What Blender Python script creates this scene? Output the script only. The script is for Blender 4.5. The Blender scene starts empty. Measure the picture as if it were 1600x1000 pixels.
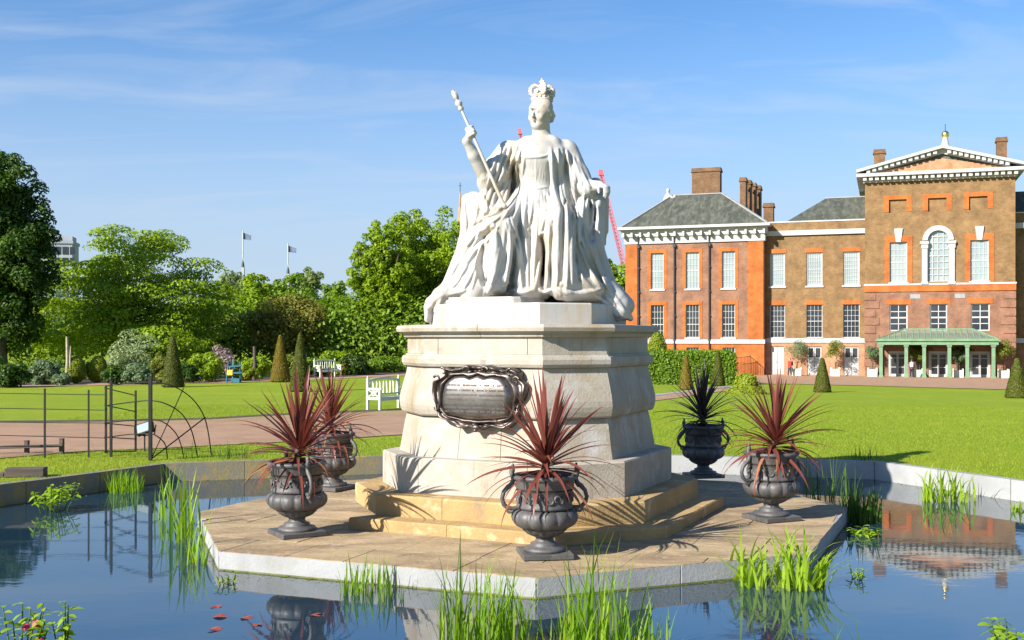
import bpy, math, random
import numpy as np
from mathutils import Vector, Matrix
C = bpy.context.scene.collection
sc = bpy.context.scene
R = math.radians
rnd = random.Random(7)
# ------------------------------------------------------------ camera
F, HZ, CZ = 1700.0, 530.0, 2.2
cam = bpy.data.cameras.new('camera'); cam.sensor_width = 36; cam.lens = 36*F/1600
cam.shift_y = (HZ-500)/1600; cam.clip_end = 6000; cam.clip_start = .1
co = bpy.data.objects.new('camera', cam); C.objects.link(co)
co.location = (0, 0, CZ); co.rotation_euler = (R(90), 0, 0); sc.camera = co
# ------------------------------------------------------------ sun and sky
SAZ = math.atan2(-.775, -.63); SEL = R(30)           # azimuth measured from +y towards +x
sd = Vector((math.sin(SAZ)*math.cos(SEL), math.cos(SAZ)*math.cos(SEL), math.sin(SEL)))
sl = bpy.data.lights.new('sun', 'SUN'); sl.energy = 5.0; sl.angle = R(.5); sl.color = (1, .955, .885)
so = bpy.data.objects.new('sun', sl); C.objects.link(so); so.rotation_euler = (-sd).to_track_quat('-Z', 'Y').to_euler()
so.location = (-20, -20, 30)
w = bpy.data.worlds.new('World'); sc.world = w; w.use_nodes = True
nt = w.node_tree; N = nt.nodes; Lk = nt.links
bg = N['Background']; bg.inputs[1].default_value = .064
sky = N.new('ShaderNodeTexSky'); sky.sky_type = 'NISHITA'; sky.sun_disc = False
sky.sun_elevation = SEL; sky.sun_rotation = SAZ % (2*math.pi); sky.air_density = 1.0; sky.dust_density = .35; sky.ozone_density = 3.0
tc = N.new('ShaderNodeTexCoord')
sx = N.new('ShaderNodeSeparateXYZ'); Lk.new(tc.outputs['Generated'], sx.inputs[0])
mz = N.new('ShaderNodeMath'); mz.operation = 'MAXIMUM'; mz.inputs[1].default_value = .03; Lk.new(sx.outputs[2], mz.inputs[0])
az = N.new('ShaderNodeMath'); az.operation = 'ADD'; az.inputs[1].default_value = .12; Lk.new(mz.outputs[0], az.inputs[0])
dv = N.new('ShaderNodeVectorMath'); dv.operation = 'DIVIDE'; Lk.new(tc.outputs['Generated'], dv.inputs[0])
cb = N.new('ShaderNodeCombineXYZ')
for i in range(3): Lk.new(az.outputs[0], cb.inputs[i])
Lk.new(cb.outputs[0], dv.inputs[1])
mp = N.new('ShaderNodeMapping'); mp.inputs['Rotation'].default_value = (0, 0, R(-24)); mp.inputs['Scale'].default_value = (.7, 1.7, .3)
mp.inputs['Location'].default_value = (3.1, 1.7, 0)
Lk.new(dv.outputs[0], mp.inputs[0])
n1 = N.new('ShaderNodeTexNoise'); n1.inputs['Scale'].default_value = 1.5; n1.inputs['Detail'].default_value = 7; n1.inputs['Roughness'].default_value = .55; n1.inputs['Distortion'].default_value = 1.1
Lk.new(mp.outputs[0], n1.inputs['Vector'])
cr = N.new('ShaderNodeValToRGB'); cr.color_ramp.elements[0].position = .47; cr.color_ramp.elements[1].position = .92
cr.color_ramp.elements[1].color = (.62, .62, .62, 1)
Lk.new(n1.outputs[0], cr.inputs[0])
mx = N.new('ShaderNodeMix'); mx.data_type = 'RGBA'
tint = N.new('ShaderNodeMix'); tint.data_type = 'RGBA'; tint.blend_type = 'MULTIPLY'; tint.inputs[0].default_value = 1
tint.inputs[7].default_value = (.74, 1.04, 1.30, 1)
Lk.new(sky.outputs[0], tint.inputs[6])
Lk.new(cr.outputs[0], mx.inputs[0]); Lk.new(tint.outputs[2], mx.inputs[6]); mx.inputs[7].default_value = (5.4, 5.9, 6.6, 1)
hz_ = N.new('ShaderNodeMapRange'); hz_.interpolation_type = 'SMOOTHSTEP'; hz_.inputs[1].default_value = 0.0; hz_.inputs[2].default_value = .31; hz_.inputs[3].default_value = .92; hz_.inputs[4].default_value = 0.0
Lk.new(sx.outputs[2], hz_.inputs[0]); hm = N.new('ShaderNodeMix'); hm.data_type = 'RGBA'; Lk.new(hz_.outputs[0], hm.inputs[0]); Lk.new(mx.outputs[2], hm.inputs[6]); hm.inputs[7].default_value = (4.1, 4.9, 6.1, 1)
Lk.new(hm.outputs[2], bg.inputs[0])
sc.view_settings.view_transform = 'Standard'; sc.view_settings.look = 'None'; sc.view_settings.gamma = 1
sc.view_settings.use_curve_mapping = False; sc.view_settings.exposure = 1.10

# ------------------------------------------------------------ helpers
def P(px, py, z=0):
    Y = F*(CZ-z)/(py-HZ); return Vector(((px-800)/F*Y, Y, z))
def Q(px, py, Y): return Vector(((px-800)/F*Y, Y, CZ-(py-HZ)/F*Y))
def clamp(a, lo, hi): return max(lo, min(hi, a))
def gz(x, Y):
    if Y <= 19: return .28
    b = .28-(min(Y, 95)-19)*.0208
    wx = clamp((10-x)/12, 0, 1)
    return b+wx*(clamp((Y-50)/45, 0, 1)*.936)
def G(px, py):                                         # pixel -> point on the terrain
    lo, hi = 8.0, 3000.0
    for _ in range(60):
        m = (lo+hi)/2; x = (px-800)/F*m
        if HZ+F*(CZ-gz(x, m))/m > py: lo = m
        else: hi = m
    x = (px-800)/F*lo
    return Vector((x, lo, gz(x, lo)))
def onground(px, Y):
    x = (px-800)/F*Y; return Vector((x, Y, gz(x, Y)))

class MB:
    def __init__(s): s.v = []; s.f = []; s.M = None; s.sm = []
    def add(s, vs, fs, smooth=False):
        o = len(s.v)
        if s.M is not None: vs = [s.M @ Vector(v) for v in vs]
        s.v += [tuple(v) for v in vs]; s.f += [tuple(i+o for i in f) for f in fs]; s.sm += [smooth]*len(fs); return s
    def box(s, x0, x1, y0, y1, z0, z1):
        return s.add([(x0,y0,z0),(x1,y0,z0),(x1,y1,z0),(x0,y1,z0),(x0,y0,z1),(x1,y0,z1),(x1,y1,z1),(x0,y1,z1)],
              [(3,2,1,0),(4,5,6,7),(0,1,5,4),(1,2,6,5),(2,3,7,6),(3,0,4,7)])
    def loops(s, loops, caps=True, smooth=False, close=True):
        n = len(loops[0]); vs = [v for l in loops for v in l]; fs = []
        for k in range(len(loops)-1):
            for i in range(n if close else n-1):
                j = (i+1) % n
                fs.append((k*n+i, k*n+j, (k+1)*n+j, (k+1)*n+i))
        s.add(vs, fs, smooth)
        if caps: s.add(loops[0][::-1] and list(loops[0]), [tuple(range(n))[::-1]]); s.add(list(loops[-1]), [tuple(range(n))])
        return s
    def lathe(s, prof, c=(0,0,0), n=32, mod=None, smooth=True):
        L = []
        for k, (r, z) in enumerate(prof):
            L.append([(c[0]+(r*(mod(i/n*2*math.pi, k, z) if mod else 1))*math.cos(i/n*2*math.pi),
                       c[1]+(r*(mod(i/n*2*math.pi, k, z) if mod else 1))*math.sin(i/n*2*math.pi), c[2]+z) for i in range(n)])
        return s.loops(L, True, smooth)
    def tube(s, pts, r, n=8, smooth=True, caps=True, flat=None):
        pts = [Vector(p) for p in pts]; rs = r if hasattr(r, '__len__') else [r]*len(pts)
        L = []; up = Vector((0, 0, 1)); prev = None
        for i, p in enumerate(pts):
            t = (pts[min(i+1, len(pts)-1)]-pts[max(i-1, 0)]).normalized()
            if prev is None:
                a = t.cross(up)
                if a.length < 1e-3: a = t.cross(Vector((1, 0, 0)))
            else: a = prev-t*prev.dot(t)
            a.normalize(); prev = a; b = t.cross(a)
            L.append([p+(a*math.cos(k/n*2*math.pi)+b*math.sin(k/n*2*math.pi)*(flat or 1))*rs[i] for k in range(n)])
        return s.loops(L, caps, smooth)
    def bar(s, a, b, w_, h_=None):
        a = Vector(a); b = Vector(b); t = (b-a).normalized(); h_ = h_ or w_
        x = t.cross(Vector((0, 0, 1)))
        if x.length < 1e-3: x = Vector((1, 0, 0))
        x.normalize(); y = t.cross(x)
        q = [(x*i*w_/2+y*j*h_/2) for i, j in ((-1,-1),(1,-1),(1,1),(-1,1))]
        return s.loops([[a+k for k in q], [b+k for k in q]])
    def sphere(s, c, r, n=12, m=8):
        r = r if hasattr(r, '__len__') else (r, r, r)
        L = [[(c[0]+r[0]*math.sin(j/m*math.pi)*math.cos(i/n*2*math.pi), c[1]+r[1]*math.sin(j/m*math.pi)*math.sin(i/n*2*math.pi), c[2]-r[2]*math.cos(j/m*math.pi)) for i in range(n)] for j in range(1, m)]
        return s.loops(L, True, True)
    def prism(s, poly, z0, z1):
        return s.loops([[(p[0], p[1], z0) for p in poly], [(p[0], p[1], z1) for p in poly]])
    def mesh(s, name, m):
        me = bpy.data.meshes.new(name); me.from_pydata(s.v, [], s.f)
        if any(s.sm): me.polygons.foreach_set('use_smooth', s.sm)
        if m: me.materials.append(m)
        me.update(); return me
    def build(s, name, m, parent=None, loc=None, bevel=0):
        me = s.mesh(name, m)
        import bmesh
        bm = bmesh.new(); bm.from_mesh(me); bmesh.ops.recalc_face_normals(bm, faces=bm.faces[:])
        if bevel: bmesh.ops.bevel(bm, geom=[e for e in bm.edges if len(e.link_faces) == 2 and e.calc_face_angle() > .5], offset=bevel, segments=1, affect='EDGES', clamp_overlap=True)
        bm.to_mesh(me); bm.free()
        return link(name, me, parent, loc)
def link(name, me, parent=None, loc=None):
    o = bpy.data.objects.new(name, me); C.objects.link(o)
    if parent is not None: o.parent = parent
    if loc is not None: o.location = loc
    return o
def tag(o, label=None, cat=None, group=None, kind=None):
    if label: o['label'] = label
    if cat: o['category'] = cat
    if group: o['group'] = group
    if kind: o['kind'] = kind
    return o
def empty(name, loc=(0, 0, 0), rz=0):
    o = bpy.data.objects.new(name, None); C.objects.link(o); o.location = loc; o.rotation_euler = (0, 0, rz); o.empty_display_size = .2
    return o
def copy_tree(o, parent=None):
    c = o.copy(); C.objects.link(c)
    if parent is not None: c.parent = parent
    for ch in list(o.children): copy_tree(ch, c)
    return c
def npmesh(name, V, n, m, parent=None, smooth=False, loc=None, mats=None, mi=None):
    """V: (faces*n,3) unshared verts, n-gons"""
    nf = len(V)//n; me = bpy.data.meshes.new(name)
    me.vertices.add(len(V)); me.vertices.foreach_set('co', np.ascontiguousarray(V, dtype=np.float32).ravel())
    me.loops.add(len(V)); me.loops.foreach_set('vertex_index', np.arange(len(V), dtype=np.int32))
    me.polygons.add(nf); me.polygons.foreach_set('loop_start', np.arange(0, len(V), n, dtype=np.int32))
    if smooth: me.polygons.foreach_set('use_smooth', np.ones(nf, dtype=bool))
    for x in (mats or [m]): me.materials.append(x)
    if mi is not None: me.polygons.foreach_set('material_index', mi.astype(np.int32))
    me.update(calc_edges=True); return link(name, me, parent, loc)

# ------------------------------------------------------------ materials
def mat(name, col, rough=.7, var=None, vs=3.0, metal=0, bump=0, bs=20, spec=None, coord='Object', streak=None, stains=None, stretch=None, detail=5):
    """var: second colour blended by noise; stains: list of (colour, scale, lo, hi, stretch)"""
    m = bpy.data.materials.new(name); m.use_nodes = True; t = m.node_tree; n = t.nodes; b = n['Principled BSDF']
    b.inputs['Roughness'].default_value = rough; b.inputs['Metallic'].default_value = metal
    if spec is not None: b.inputs['Specular IOR Level'].default_value = spec
    c = n.new('ShaderNodeTexCoord'); out = None
    def vec(st):
        mp_ = n.new('ShaderNodeMapping'); t.links.new(c.outputs[coord], mp_.inputs[0]); mp_.inputs['Scale'].default_value = st or (1, 1, 1); return mp_.outputs[0]
    def noise(scale, st=None, d=detail, rg=.6):
        q = n.new('ShaderNodeTexNoise'); q.inputs['Scale'].default_value = scale; q.inputs['Detail'].default_value = d; q.inputs['Roughness'].default_value = rg
        t.links.new(vec(st), q.inputs['Vector']); return q.outputs[0]
    def blend(prev, col2, fac, lo, hi):
        rp = n.new('ShaderNodeMapRange'); rp.inputs[1].default_value = lo; rp.inputs[2].default_value = hi; t.links.new(fac, rp.inputs[0])
        q = n.new('ShaderNodeMix'); q.data_type = 'RGBA'; t.links.new(rp.outputs[0], q.inputs[0])
        if prev is None: q.inputs[6].default_value = (*col, 1)
        else: t.links.new(prev, q.inputs[6])
        q.inputs[7].default_value = (*col2, 1); return q.outputs[2]
    if var: out = blend(out, var, noise(vs, stretch), .38, .62)
    for (c2, scl, lo, hi, st) in (stains or []): out = blend(out, c2, noise(scl, st), lo, hi)
    if out is None: b.inputs['Base Color'].default_value = (*col, 1)
    else: t.links.new(out, b.inputs['Base Color'])
    if bump:
        bn = n.new('ShaderNodeBump'); bn.inputs['Strength'].default_value = 1; bn.inputs['Distance'].default_value = bump
        t.links.new(noise(bs, None, 6, .65), bn.inputs['Height']); t.links.new(bn.outputs[0], b.inputs['Normal'])
    return m
def leafmat(name, c1, c2, c3=None, rough=.55, trans=.35):
    m = bpy.data.materials.new(name); m.use_nodes = True; t = m.node_tree; n = t.nodes; b = n['Principled BSDF']; out = n['Material Output']
    g = n.new('ShaderNodeNewGeometry'); r = n.new('ShaderNodeValToRGB'); e = r.color_ramp.elements
    e[0].color = (*c1, 1); e[1].color = (*c2, 1)
    if c3: x = e.new(.9); x.color = (*c2, 1); e[-1].color = (*c3, 1)
    t.links.new(g.outputs['Random Per Island'], r.inputs[0])
    t.links.new(r.outputs[0], b.inputs['Base Color']); b.inputs['Roughness'].default_value = rough; b.inputs['Specular IOR Level'].default_value = .3
    tr = n.new('ShaderNodeBsdfTranslucent'); hs = n.new('ShaderNodeHueSaturation'); hs.inputs['Value'].default_value = 1.5; hs.inputs['Saturation'].default_value = 1.1
    t.links.new(r.outputs[0], hs.inputs['Color']); t.links.new(hs.outputs[0], tr.inputs[0])
    ms = n.new('ShaderNodeMixShader'); ms.inputs[0].default_value = trans
    t.links.new(b.outputs[0], ms.inputs[1]); t.links.new(tr.outputs[0], ms.inputs[2]); t.links.new(ms.outputs[0], out.inputs[0])
    return m
M = {}
M['grass'] = mat('lawn grass', (0.1903,0.2469,0.0098), .9, (0.2348,0.2793,0.0113), .12, coord='Object', bump=.03, bs=30, spec=.15,
                 stains=[((.185,.262,.012), 1, .42, .58, (.03, .42, 1)), ((.27,.30,.02), .22, .50, .74, None), ((.15,.225,.012), 6, .45, .75, None), ((.29,.31,.03), 1.1, .56, .8, (1, .35, 1)), ((.31,.33,.05), 40, .58, .8, None)])
M['gravel'] = mat('gravel path', (0.3024,0.1848,0.1134), .95, (0.3612,0.2268,0.1428), 1.2, bump=.01, bs=90, spec=.2, stains=[((0.21,0.1344,0.0924), 30, .55, .8, None)])
M['earth'] = mat('bare earth edging', (0.0405,0.0288,0.0198), .95, (0.072,0.054,0.036), 3, bump=.02, bs=30)
M['marble'] = mat('white marble', (.46,.447,.43), .5, (.405,.39,.365), 2.2, bump=.003, bs=45, spec=.4,
                  stains=[((.41,.31,.19), 3.6, .46, .76, (1, 1, .3)), ((.30,.22,.13), 9, .55, .80, (1, 1, .2)), ((.26,.26,.26), 7, .64, .86, (1, 1, .2))])
M['ped'] = mat('weathered portland stone', (.385,.345,.285), .75, (.325,.28,.22), 1.4, bump=.006, bs=40, spec=.3,
               stains=[((.30,.235,.15), 1.5, .50, .74, (1, 1, .4)), ((.43,.405,.37), 3, .52, .72, None), ((.19,.165,.13), 9, .60, .80, (1, 1, .3)), ((.23,.18,.11), 5, .62, .78, (1.2, 1.2, .12))])
M['yorkstep'] = mat('yellow ochre york stone', (0.3956,0.2666,0.1118), .8, (0.3096,0.1978,0.086), 2.5, bump=.008, bs=30, spec=.3,
               stains=[((.20,.15,.10), 2.2, .58, .75, None), ((.58,.45,.26), 5, .55, .75, None)])
M['flag'] = mat('sandstone paving flag', (.37,.275,.155), .85, (.235,.165,.095), 1.3, bump=.01, bs=18, spec=.25, stretch=(1,2.4,1),
               stains=[((.46,.33,.20), 2.0, .5, .72, (1,2,1)), ((.15,.11,.08), 3, .6, .78, None), ((.43,.37,.30), 7, .6, .8, None)])
M['kerb'] = mat('pale kerb stone', (0.3024,0.3024,0.2952), .8, (0.2448,0.2448,0.2376), 1.5, bump=.006, bs=30, spec=.3, stains=[((0.2448,0.2376,0.1944), 3, .58, .8, (1, 1, 2)), ((0.1584,0.1512,0.108), 9, .66, .85, None)])
M['mosskerb'] = mat('mossy kerb stone', (0.16,0.152,0.128), .9, (0.216,0.176,0.08), 2, bump=.008, bs=30, stains=[((0.288,0.208,0.064), 4, .5, .7, None)])
M['lead'] = mat('grey cast lead', (0.062,0.0589,0.057), .5, (0.093,0.0868,0.0837), 6, bump=.003, bs=60, spec=.5, stains=[((0.1488,0.1333,0.124), 9, .56, .78, None), ((0.031,0.0298,0.031), 14, .6, .8, None)])
M['bronze'] = mat('polished dark bronze', (.22,.20,.185), .36, (.14,.12,.105), 5, metal=.9, bump=.0015, bs=80)
M['bronzeD'] = mat('dark bronze scrollwork', (.07,.055,.05), .4, (.15,.125,.11), 7, metal=.85, bump=.003, bs=50)
M['iron'] = mat('black painted iron', (.008,.008,.009), .6, (.018,.015,.013), 5, spec=.3)
M['white'] = mat('white painted timber', (.46,.455,.43), .6, (.40,.395,.37), 1.2)
M['bench'] = mat('pale cream bench paint', (0.595,0.629,0.493), .55, (0.51,0.544,0.425), 5)
M['wood'] = mat('weathered timber', (.10,.075,.055), .85, (.06,.045,.035), 4, bump=.006, bs=25, stretch=(.3, 4, 4))
M['bark'] = mat('tree bark', (.11,.085,.06), .9, (.06,.05,.035), 4, bump=.02, bs=12, stretch=(3,3,.5))
M['slate'] = mat('grey lead and slate roof', (0.0744,0.0794,0.0595), .7, (0.0496,0.0546,0.0422), .5, stretch=(2,1,.3), stains=[((0.119,0.119,0.0893), .9, .46, .66, (2.5,1,.25)), ((0.0347,0.0347,0.0273), 1.4, .54, .7, (3,1,.2))], spec=.4)
M['green'] = mat('sage green paint', (.15,.26,.14), .55, (.12,.21,.11), 2)
M['gold'] = mat('gilded ball', (.9,.62,.18), .3, metal=1)
M['pipe'] = mat('dark cast iron pipe', (.03,.03,.04), .6)
M['glassdark'] = mat('dark window glass', (.02,.025,.03), .10, (.045,.05,.055), .35, spec=.5)
M['blind'] = mat('window glass over pale blind', (.22,.27,.28), .12, (.30,.35,.34), .4, spec=.7)
M['soil'] = mat('potting soil', (.03,.02,.015), .95)
M['petal'] = mat('pink flower petals', (.6,.06,.13), .6, (.45,.03,.09), 9)
M['redleaf'] = mat('dark red floating lily pad', (.23,.03,.02), .4, (.32,.07,.03), 5)
def brickmat(name, c1, c2, mortar, tint=None):
    m = bpy.data.materials.new(name); m.use_nodes = True; t = m.node_tree; n = t.nodes; b = n['Principled BSDF']; b.inputs['Roughness'].default_value = .85
    b.inputs['Specular IOR Level'].default_value = .25
    c = n.new('ShaderNodeTexCoord'); s_ = n.new('ShaderNodeSeparateXYZ'); k = n.new('ShaderNodeCombineXYZ')
    ad = n.new('ShaderNodeMath'); ad.operation = 'ADD'
    t.links.new(c.outputs['Object'], s_.inputs[0]); t.links.new(s_.outputs[0], ad.inputs[0]); t.links.new(s_.outputs[1], ad.inputs[1])
    t.links.new(ad.outputs[0], k.inputs[0]); t.links.new(s_.outputs[2], k.inputs[1])
    br = n.new('ShaderNodeTexBrick'); br.inputs['Color1'].default_value = (*c1, 1); br.inputs['Color2'].default_value = (*c2, 1); br.inputs['Mortar'].default_value = (*mortar, 1)
    br.inputs['Scale'].default_value = 1; br.inputs['Brick Width'].default_value = .23; br.inputs['Row Height'].default_value = .075; br.inputs['Mortar Size'].default_value = .008; br.inputs['Bias'].default_value = 0
    t.links.new(k.outputs[0], br.inputs['Vector'])
    q = n.new('ShaderNodeTexNoise'); q.inputs['Scale'].default_value = .9; q.inputs['Detail'].default_value = 8; q.inputs['Roughness'].default_value = .7; t.links.new(c.outputs['Object'], q.inputs['Vector'])
    rp = n.new('ShaderNodeMapRange'); rp.inputs[1].default_value = .3; rp.inputs[2].default_value = .7; rp.inputs[3].default_value = .58; rp.inputs[4].default_value = 1.35; t.links.new(q.outputs[0], rp.inputs[0])
    mm = n.new('ShaderNodeVectorMath'); mm.operation = 'SCALE'; t.links.new(br.outputs[0], mm.inputs[0]); t.links.new(rp.outputs[0], mm.inputs['Scale'])
    t.links.new(mm.outputs[0], b.inputs['Base Color']); return m
M['brickO'] = brickmat('orange rubbed brick', (0.414,0.115,0.0221), (0.3588,0.092,0.0184), (0.3864,0.1472,0.0506))
M['brickR'] = brickmat('red brown brick', (0.2509,0.1107,0.059), (0.1845,0.0886,0.0554), (0.2804,0.1771,0.1181))
M['brickY'] = brickmat('yellow brown stock brick', (0.2252,0.1274,0.0503), (0.1719,0.0919,0.0355), (0.2371,0.1659,0.0889))
M['brickP'] = brickmat('pinkish orange washed brick', (0.3969,0.202,0.1082), (0.3536,0.1732,0.0866), (0.4041,0.2453,0.1443))
M['brickC'] = brickmat('chimney brick', (0.192,0.096,0.04), (0.12,0.064,0.032), (0.16,0.112,0.072))
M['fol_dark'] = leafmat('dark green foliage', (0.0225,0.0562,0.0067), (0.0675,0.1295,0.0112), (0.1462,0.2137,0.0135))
M['fol_mid'] = leafmat('mid green foliage', (0.0887,0.1577,0.0099), (0.1676,0.2661,0.0138), (0.2563,0.345,0.0197))
M['fol_bright'] = leafmat('bright green foliage', (0.1417,0.2226,0.0061), (0.253,0.3542,0.0101), (0.3643,0.4453,0.0152))
M['fol_olive'] = leafmat('olive green foliage', (0.1275,0.153,0.017), (0.187,0.2125,0.0255), (0.238,0.255,0.0425))
M['fol_brown'] = leafmat('brownish green foliage', (.16,.15,.025), (.24,.22,.035), (.24,.28,.03))
M['fol_far'] = leafmat('hazy green foliage', (0.1523,0.1971,0.0538), (0.224,0.2778,0.0806), (0.2688,0.3226,0.1075))  # distance haze put into the leaf colours, paler and greyer
M['fol_pale'] = leafmat('pale grey green foliage', (0.21,0.27,0.09), (0.315,0.375,0.18), (0.4125,0.45,0.285))
M['fol_blue'] = leafmat('blue green foliage', (0.0975,0.1575,0.06), (0.18,0.24,0.12))
M['fol_pink'] = leafmat('pinkish blossom foliage', (0.27,0.1875,0.165), (0.375,0.285,0.27), (0.21,0.225,0.09))
M['fol_yew'] = leafmat('clipped yew', (0.0518,0.0662,0.0046), (0.0979,0.1094,0.0058), (0.1267,0.1152,0.0069), trans=.15)
M['fol_yewG'] = leafmat('clipped golden yew', (0.1326,0.0995,0.0053), (0.2122,0.1459,0.008), (0.1061,0.1127,0.008), trans=.15)
M['fol_box'] = leafmat('clipped box ball', (0.1373,0.1878,0.0072), (0.2312,0.2746,0.0101), trans=.2)
M['fol_lawn'] = leafmat('lawn blades', (0.1581,0.2292,0.0095), (0.2451,0.3083,0.0142), (0.3162,0.3162,0.0553), trans=.3)
M['reed'] = leafmat('reed blades', (0.1148,0.246,0.0082), (0.246,0.369,0.0164), (0.328,0.3608,0.0492), trans=.45)
M['reedD'] = leafmat('dark rush blades', (0.034,0.085,0.0102), (0.102,0.1785,0.0213), (0.17,0.204,0.0425), trans=.3)
M['iris'] = leafmat('iris leaves', (0.187,0.306,0.017), (0.306,0.425,0.034), (0.357,0.391,0.068), trans=.45)
M['cord'] = leafmat('maroon cordyline leaf', (.085,.022,.018), (.22,.065,.045), (.32,.13,.09), trans=.22, rough=.38)
M['cordShade'] = leafmat('shade-darkened purple green cordyline leaf', (.03,.022,.024), (.075,.05,.045), trans=.2, rough=.4)  # cordyline leaf with the pedestal's shadow put into its colour
M['cordO'] = leafmat('orange brown cordyline leaf', (.33,.13,.06), (.40,.18,.09), trans=.35, rough=.45)

M['algae'] = mat('yellow green algae line', (.14,.15,.03), .8, (.08,.09,.03), 8)
# ============================================================ GROUND, WATER, PATHS
CX, CY = .2, 12.97
POND = [(-5.35,16.75),(.4,18.62),(5.68,17.05),(7.95,12.7),(7.6,8.6),(5.2,6.7),(-5.2,6.7),(-7.6,8.6),(-7.75,12.6)]
def offpoly(poly, d):
    n = len(poly); out = []
    ar = sum(poly[i][0]*poly[(i+1) % n][1]-poly[(i+1) % n][0]*poly[i][1] for i in range(n)); sg = 1 if ar > 0 else -1
    for i in range(n):
        a = Vector(poly[i-1]); b = Vector(poly[i]); c = Vector(poly[(i+1) % n])
        n1 = Vector(((b-a).y, -(b-a).x)).normalized()*sg; n2 = Vector(((c-b).y, -(c-b).x)).normalized()*sg
        m = (n1+n2); m = m/(m.length_squared/2) if m.length > 1e-6 else n1
        out.append(tuple(b+m*d))
    return out
KT = .16
outer = offpoly(POND, KT)
mb = MB()
# flat part round the pond (Y <= 19)
big = []
n = len(outer)
def rayrect(a):
    dx, dy = math.cos(a), math.sin(a); t = 1e9
    if dy > 0: t = min(t, (19-CY)/dy)
    if dy < 0: t = min(t, (-60-CY)/dy)
    if dx > 0: t = min(t, (400-CX)/dx)
    if dx < 0: t = min(t, (-400-CX)/dx)
    return (CX+dx*t, CY+dy*t)
def rayp(a, poly):
    d = Vector((math.cos(a), math.sin(a))); o = Vector((CX, CY)); best = None
    for i in range(len(poly)):
        p, q = Vector(poly[i]), Vector(poly[(i+1) % len(poly)]); e = q-p; den = d.x*e.y-d.y*e.x
        if abs(den) < 1e-9: continue
        t = ((p-o).x*e.y-(p-o).y*e.x)/den; s_ = ((p-o).x*d.y-(p-o).y*d.x)/den
        if t > 0 and -1e-6 <= s_ <= 1+1e-6: best = t if best is None else min(best, t)
    return tuple(o+d*best)
angs = sorted(set([round(math.atan2(p[1]-CY, p[0]-CX), 6) for p in outer] + [round(math.atan2(y-CY, x-CX), 6) for x, y in ((400,19),(-400,19),(400,-60),(-400,-60))] + [i/48*math.pi for i in range(-47, 49)]))
A = [rayp(a, outer) for a in angs]; B = [rayrect(a) for a in angs]
mb.loops([[(x, y, .28) for x, y in A], [(x, y, .28) for x, y in B]], caps=False)
ys = [19, 25, 32, 40, 50, 60, 70, 80, 95, 140, 250, 3200]
xs = [-2600, -400, -100, -40, -2, 0, 2, 4, 6, 8, 10, 40, 100, 400, 2600]
vs = [(x, y, gz(x, y)) for y in ys for x in xs]; nx = len(xs)
mb.add(vs, [(j*nx+i, j*nx+i+1, (j+1)*nx+i+1, (j+1)*nx+i) for j in range(len(ys)-1) for i in range(nx-1)])
lawn = mb.build('lawn', M['grass']); tag(lawn, 'mown green lawn sloping away from the pond', kind='structure')
# water
wm = bpy.data.materials.new('pond water'); wm.use_nodes = True; t = wm.node_tree; nn = t.nodes; b = nn['Principled BSDF']
b.inputs['Base Color'].default_value = (.012, .032, .052, 1); b.inputs['Roughness'].default_value = .03; b.inputs['IOR'].default_value = 3.0
c_ = nn.new('ShaderNodeTexCoord'); q1 = nn.new('ShaderNodeTexNoise'); q1.inputs['Scale'].default_value = 2.2; q1.inputs['Detail'].default_value = 3
mp_ = nn.new('ShaderNodeMapping'); mp_.inputs['Scale'].default_value = (1, 2.2, 1); t.links.new(c_.outputs['Object'], mp_.inputs[0]); t.links.new(mp_.outputs[0], q1.inputs['Vector'])
bn = nn.new('ShaderNodeBump'); bn.inputs['Distance'].default_value = .0007; bn.inputs['Strength'].default_value = 1
t.links.new(q1.outputs[0], bn.inputs['Height']); t.links.new(bn.outputs[0], b.inputs['Normal'])
mb = MB(); pin = offpoly(POND, .03); mb.add([(x, y, 0) for x, y in pin], [tuple(range(len(pin)))])
wat = mb.build('pond_water', wm); tag(wat, 'still dark pond water with soft ripples', kind='structure')
if wat.data.polygons[0].normal.z < 0: wat.data.flip_normals()
# pond wall of kerb stones
pw = empty('pond_wall', (CX, CY, 0)); tag(pw, 'low pale stone wall edging the whole pond', 'wall')
for i in range(n):
    a, b_ = Vector(POND[i]), Vector(POND[(i+1) % n]); ao, bo = Vector(outer[i]), Vector(outer[(i+1) % n]); Ln = (b_-a).length; k = max(1, round(Ln/1.25))
    left = (a.x+b_.x)/2 < -2
    for j in range(k):
        g = .004/Ln; t0, t1 = j/k+g, (j+1)/k-g; h = .285+rnd.uniform(-.004, .004)
        q = [a.lerp(b_, t0), a.lerp(b_, t1), ao.lerp(bo, t1), ao.lerp(bo, t0)]
        q = [(p.x-CX, p.y-CY) for p in q]
        MB().prism(q, -.4, h).build('kerb_stone', M['mosskerb'] if left else M['kerb'], pw, bevel=.006)
# near path on the left, following the slope
def sheet(name, pix, m, dz, label):
    """pix: list of (px, py_top, py_bottom) -> strip on the terrain"""
    mb = MB(); rows = []
    for px, a, b_ in pix:
        col = []
        for k in range(9):
            p = G(px, b_+(a-b_)*k/8); col.append((p.x, p.y, p.z+dz))
        rows.append(col)
    mb.loops(rows, caps=False, close=False); o = mb.build(name, m); tag(o, label, kind='structure')
    if sum(p.normal.z for p in o.data.polygons) < 0: o.data.flip_normals()
    return o
def dens(l, k=6):
    out = []
    for a, b_ in zip(l[:-1], l[1:]):
        for j in range(k): out.append(tuple(a[i]+(b_[i]-a[i])*j/k for i in range(len(a))))
    return out+[l[-1]]
near = dens([(-260,668,728),(0,661,717),(130,660,706),(240,658.5,702),(330,656,697),(430,650,692),(550,645,685),(640,641,679),(740,640,674)])
sheet('gravel_path', near, M['gravel'], .015, 'pinkish gravel path crossing behind the pond on the left')
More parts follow.
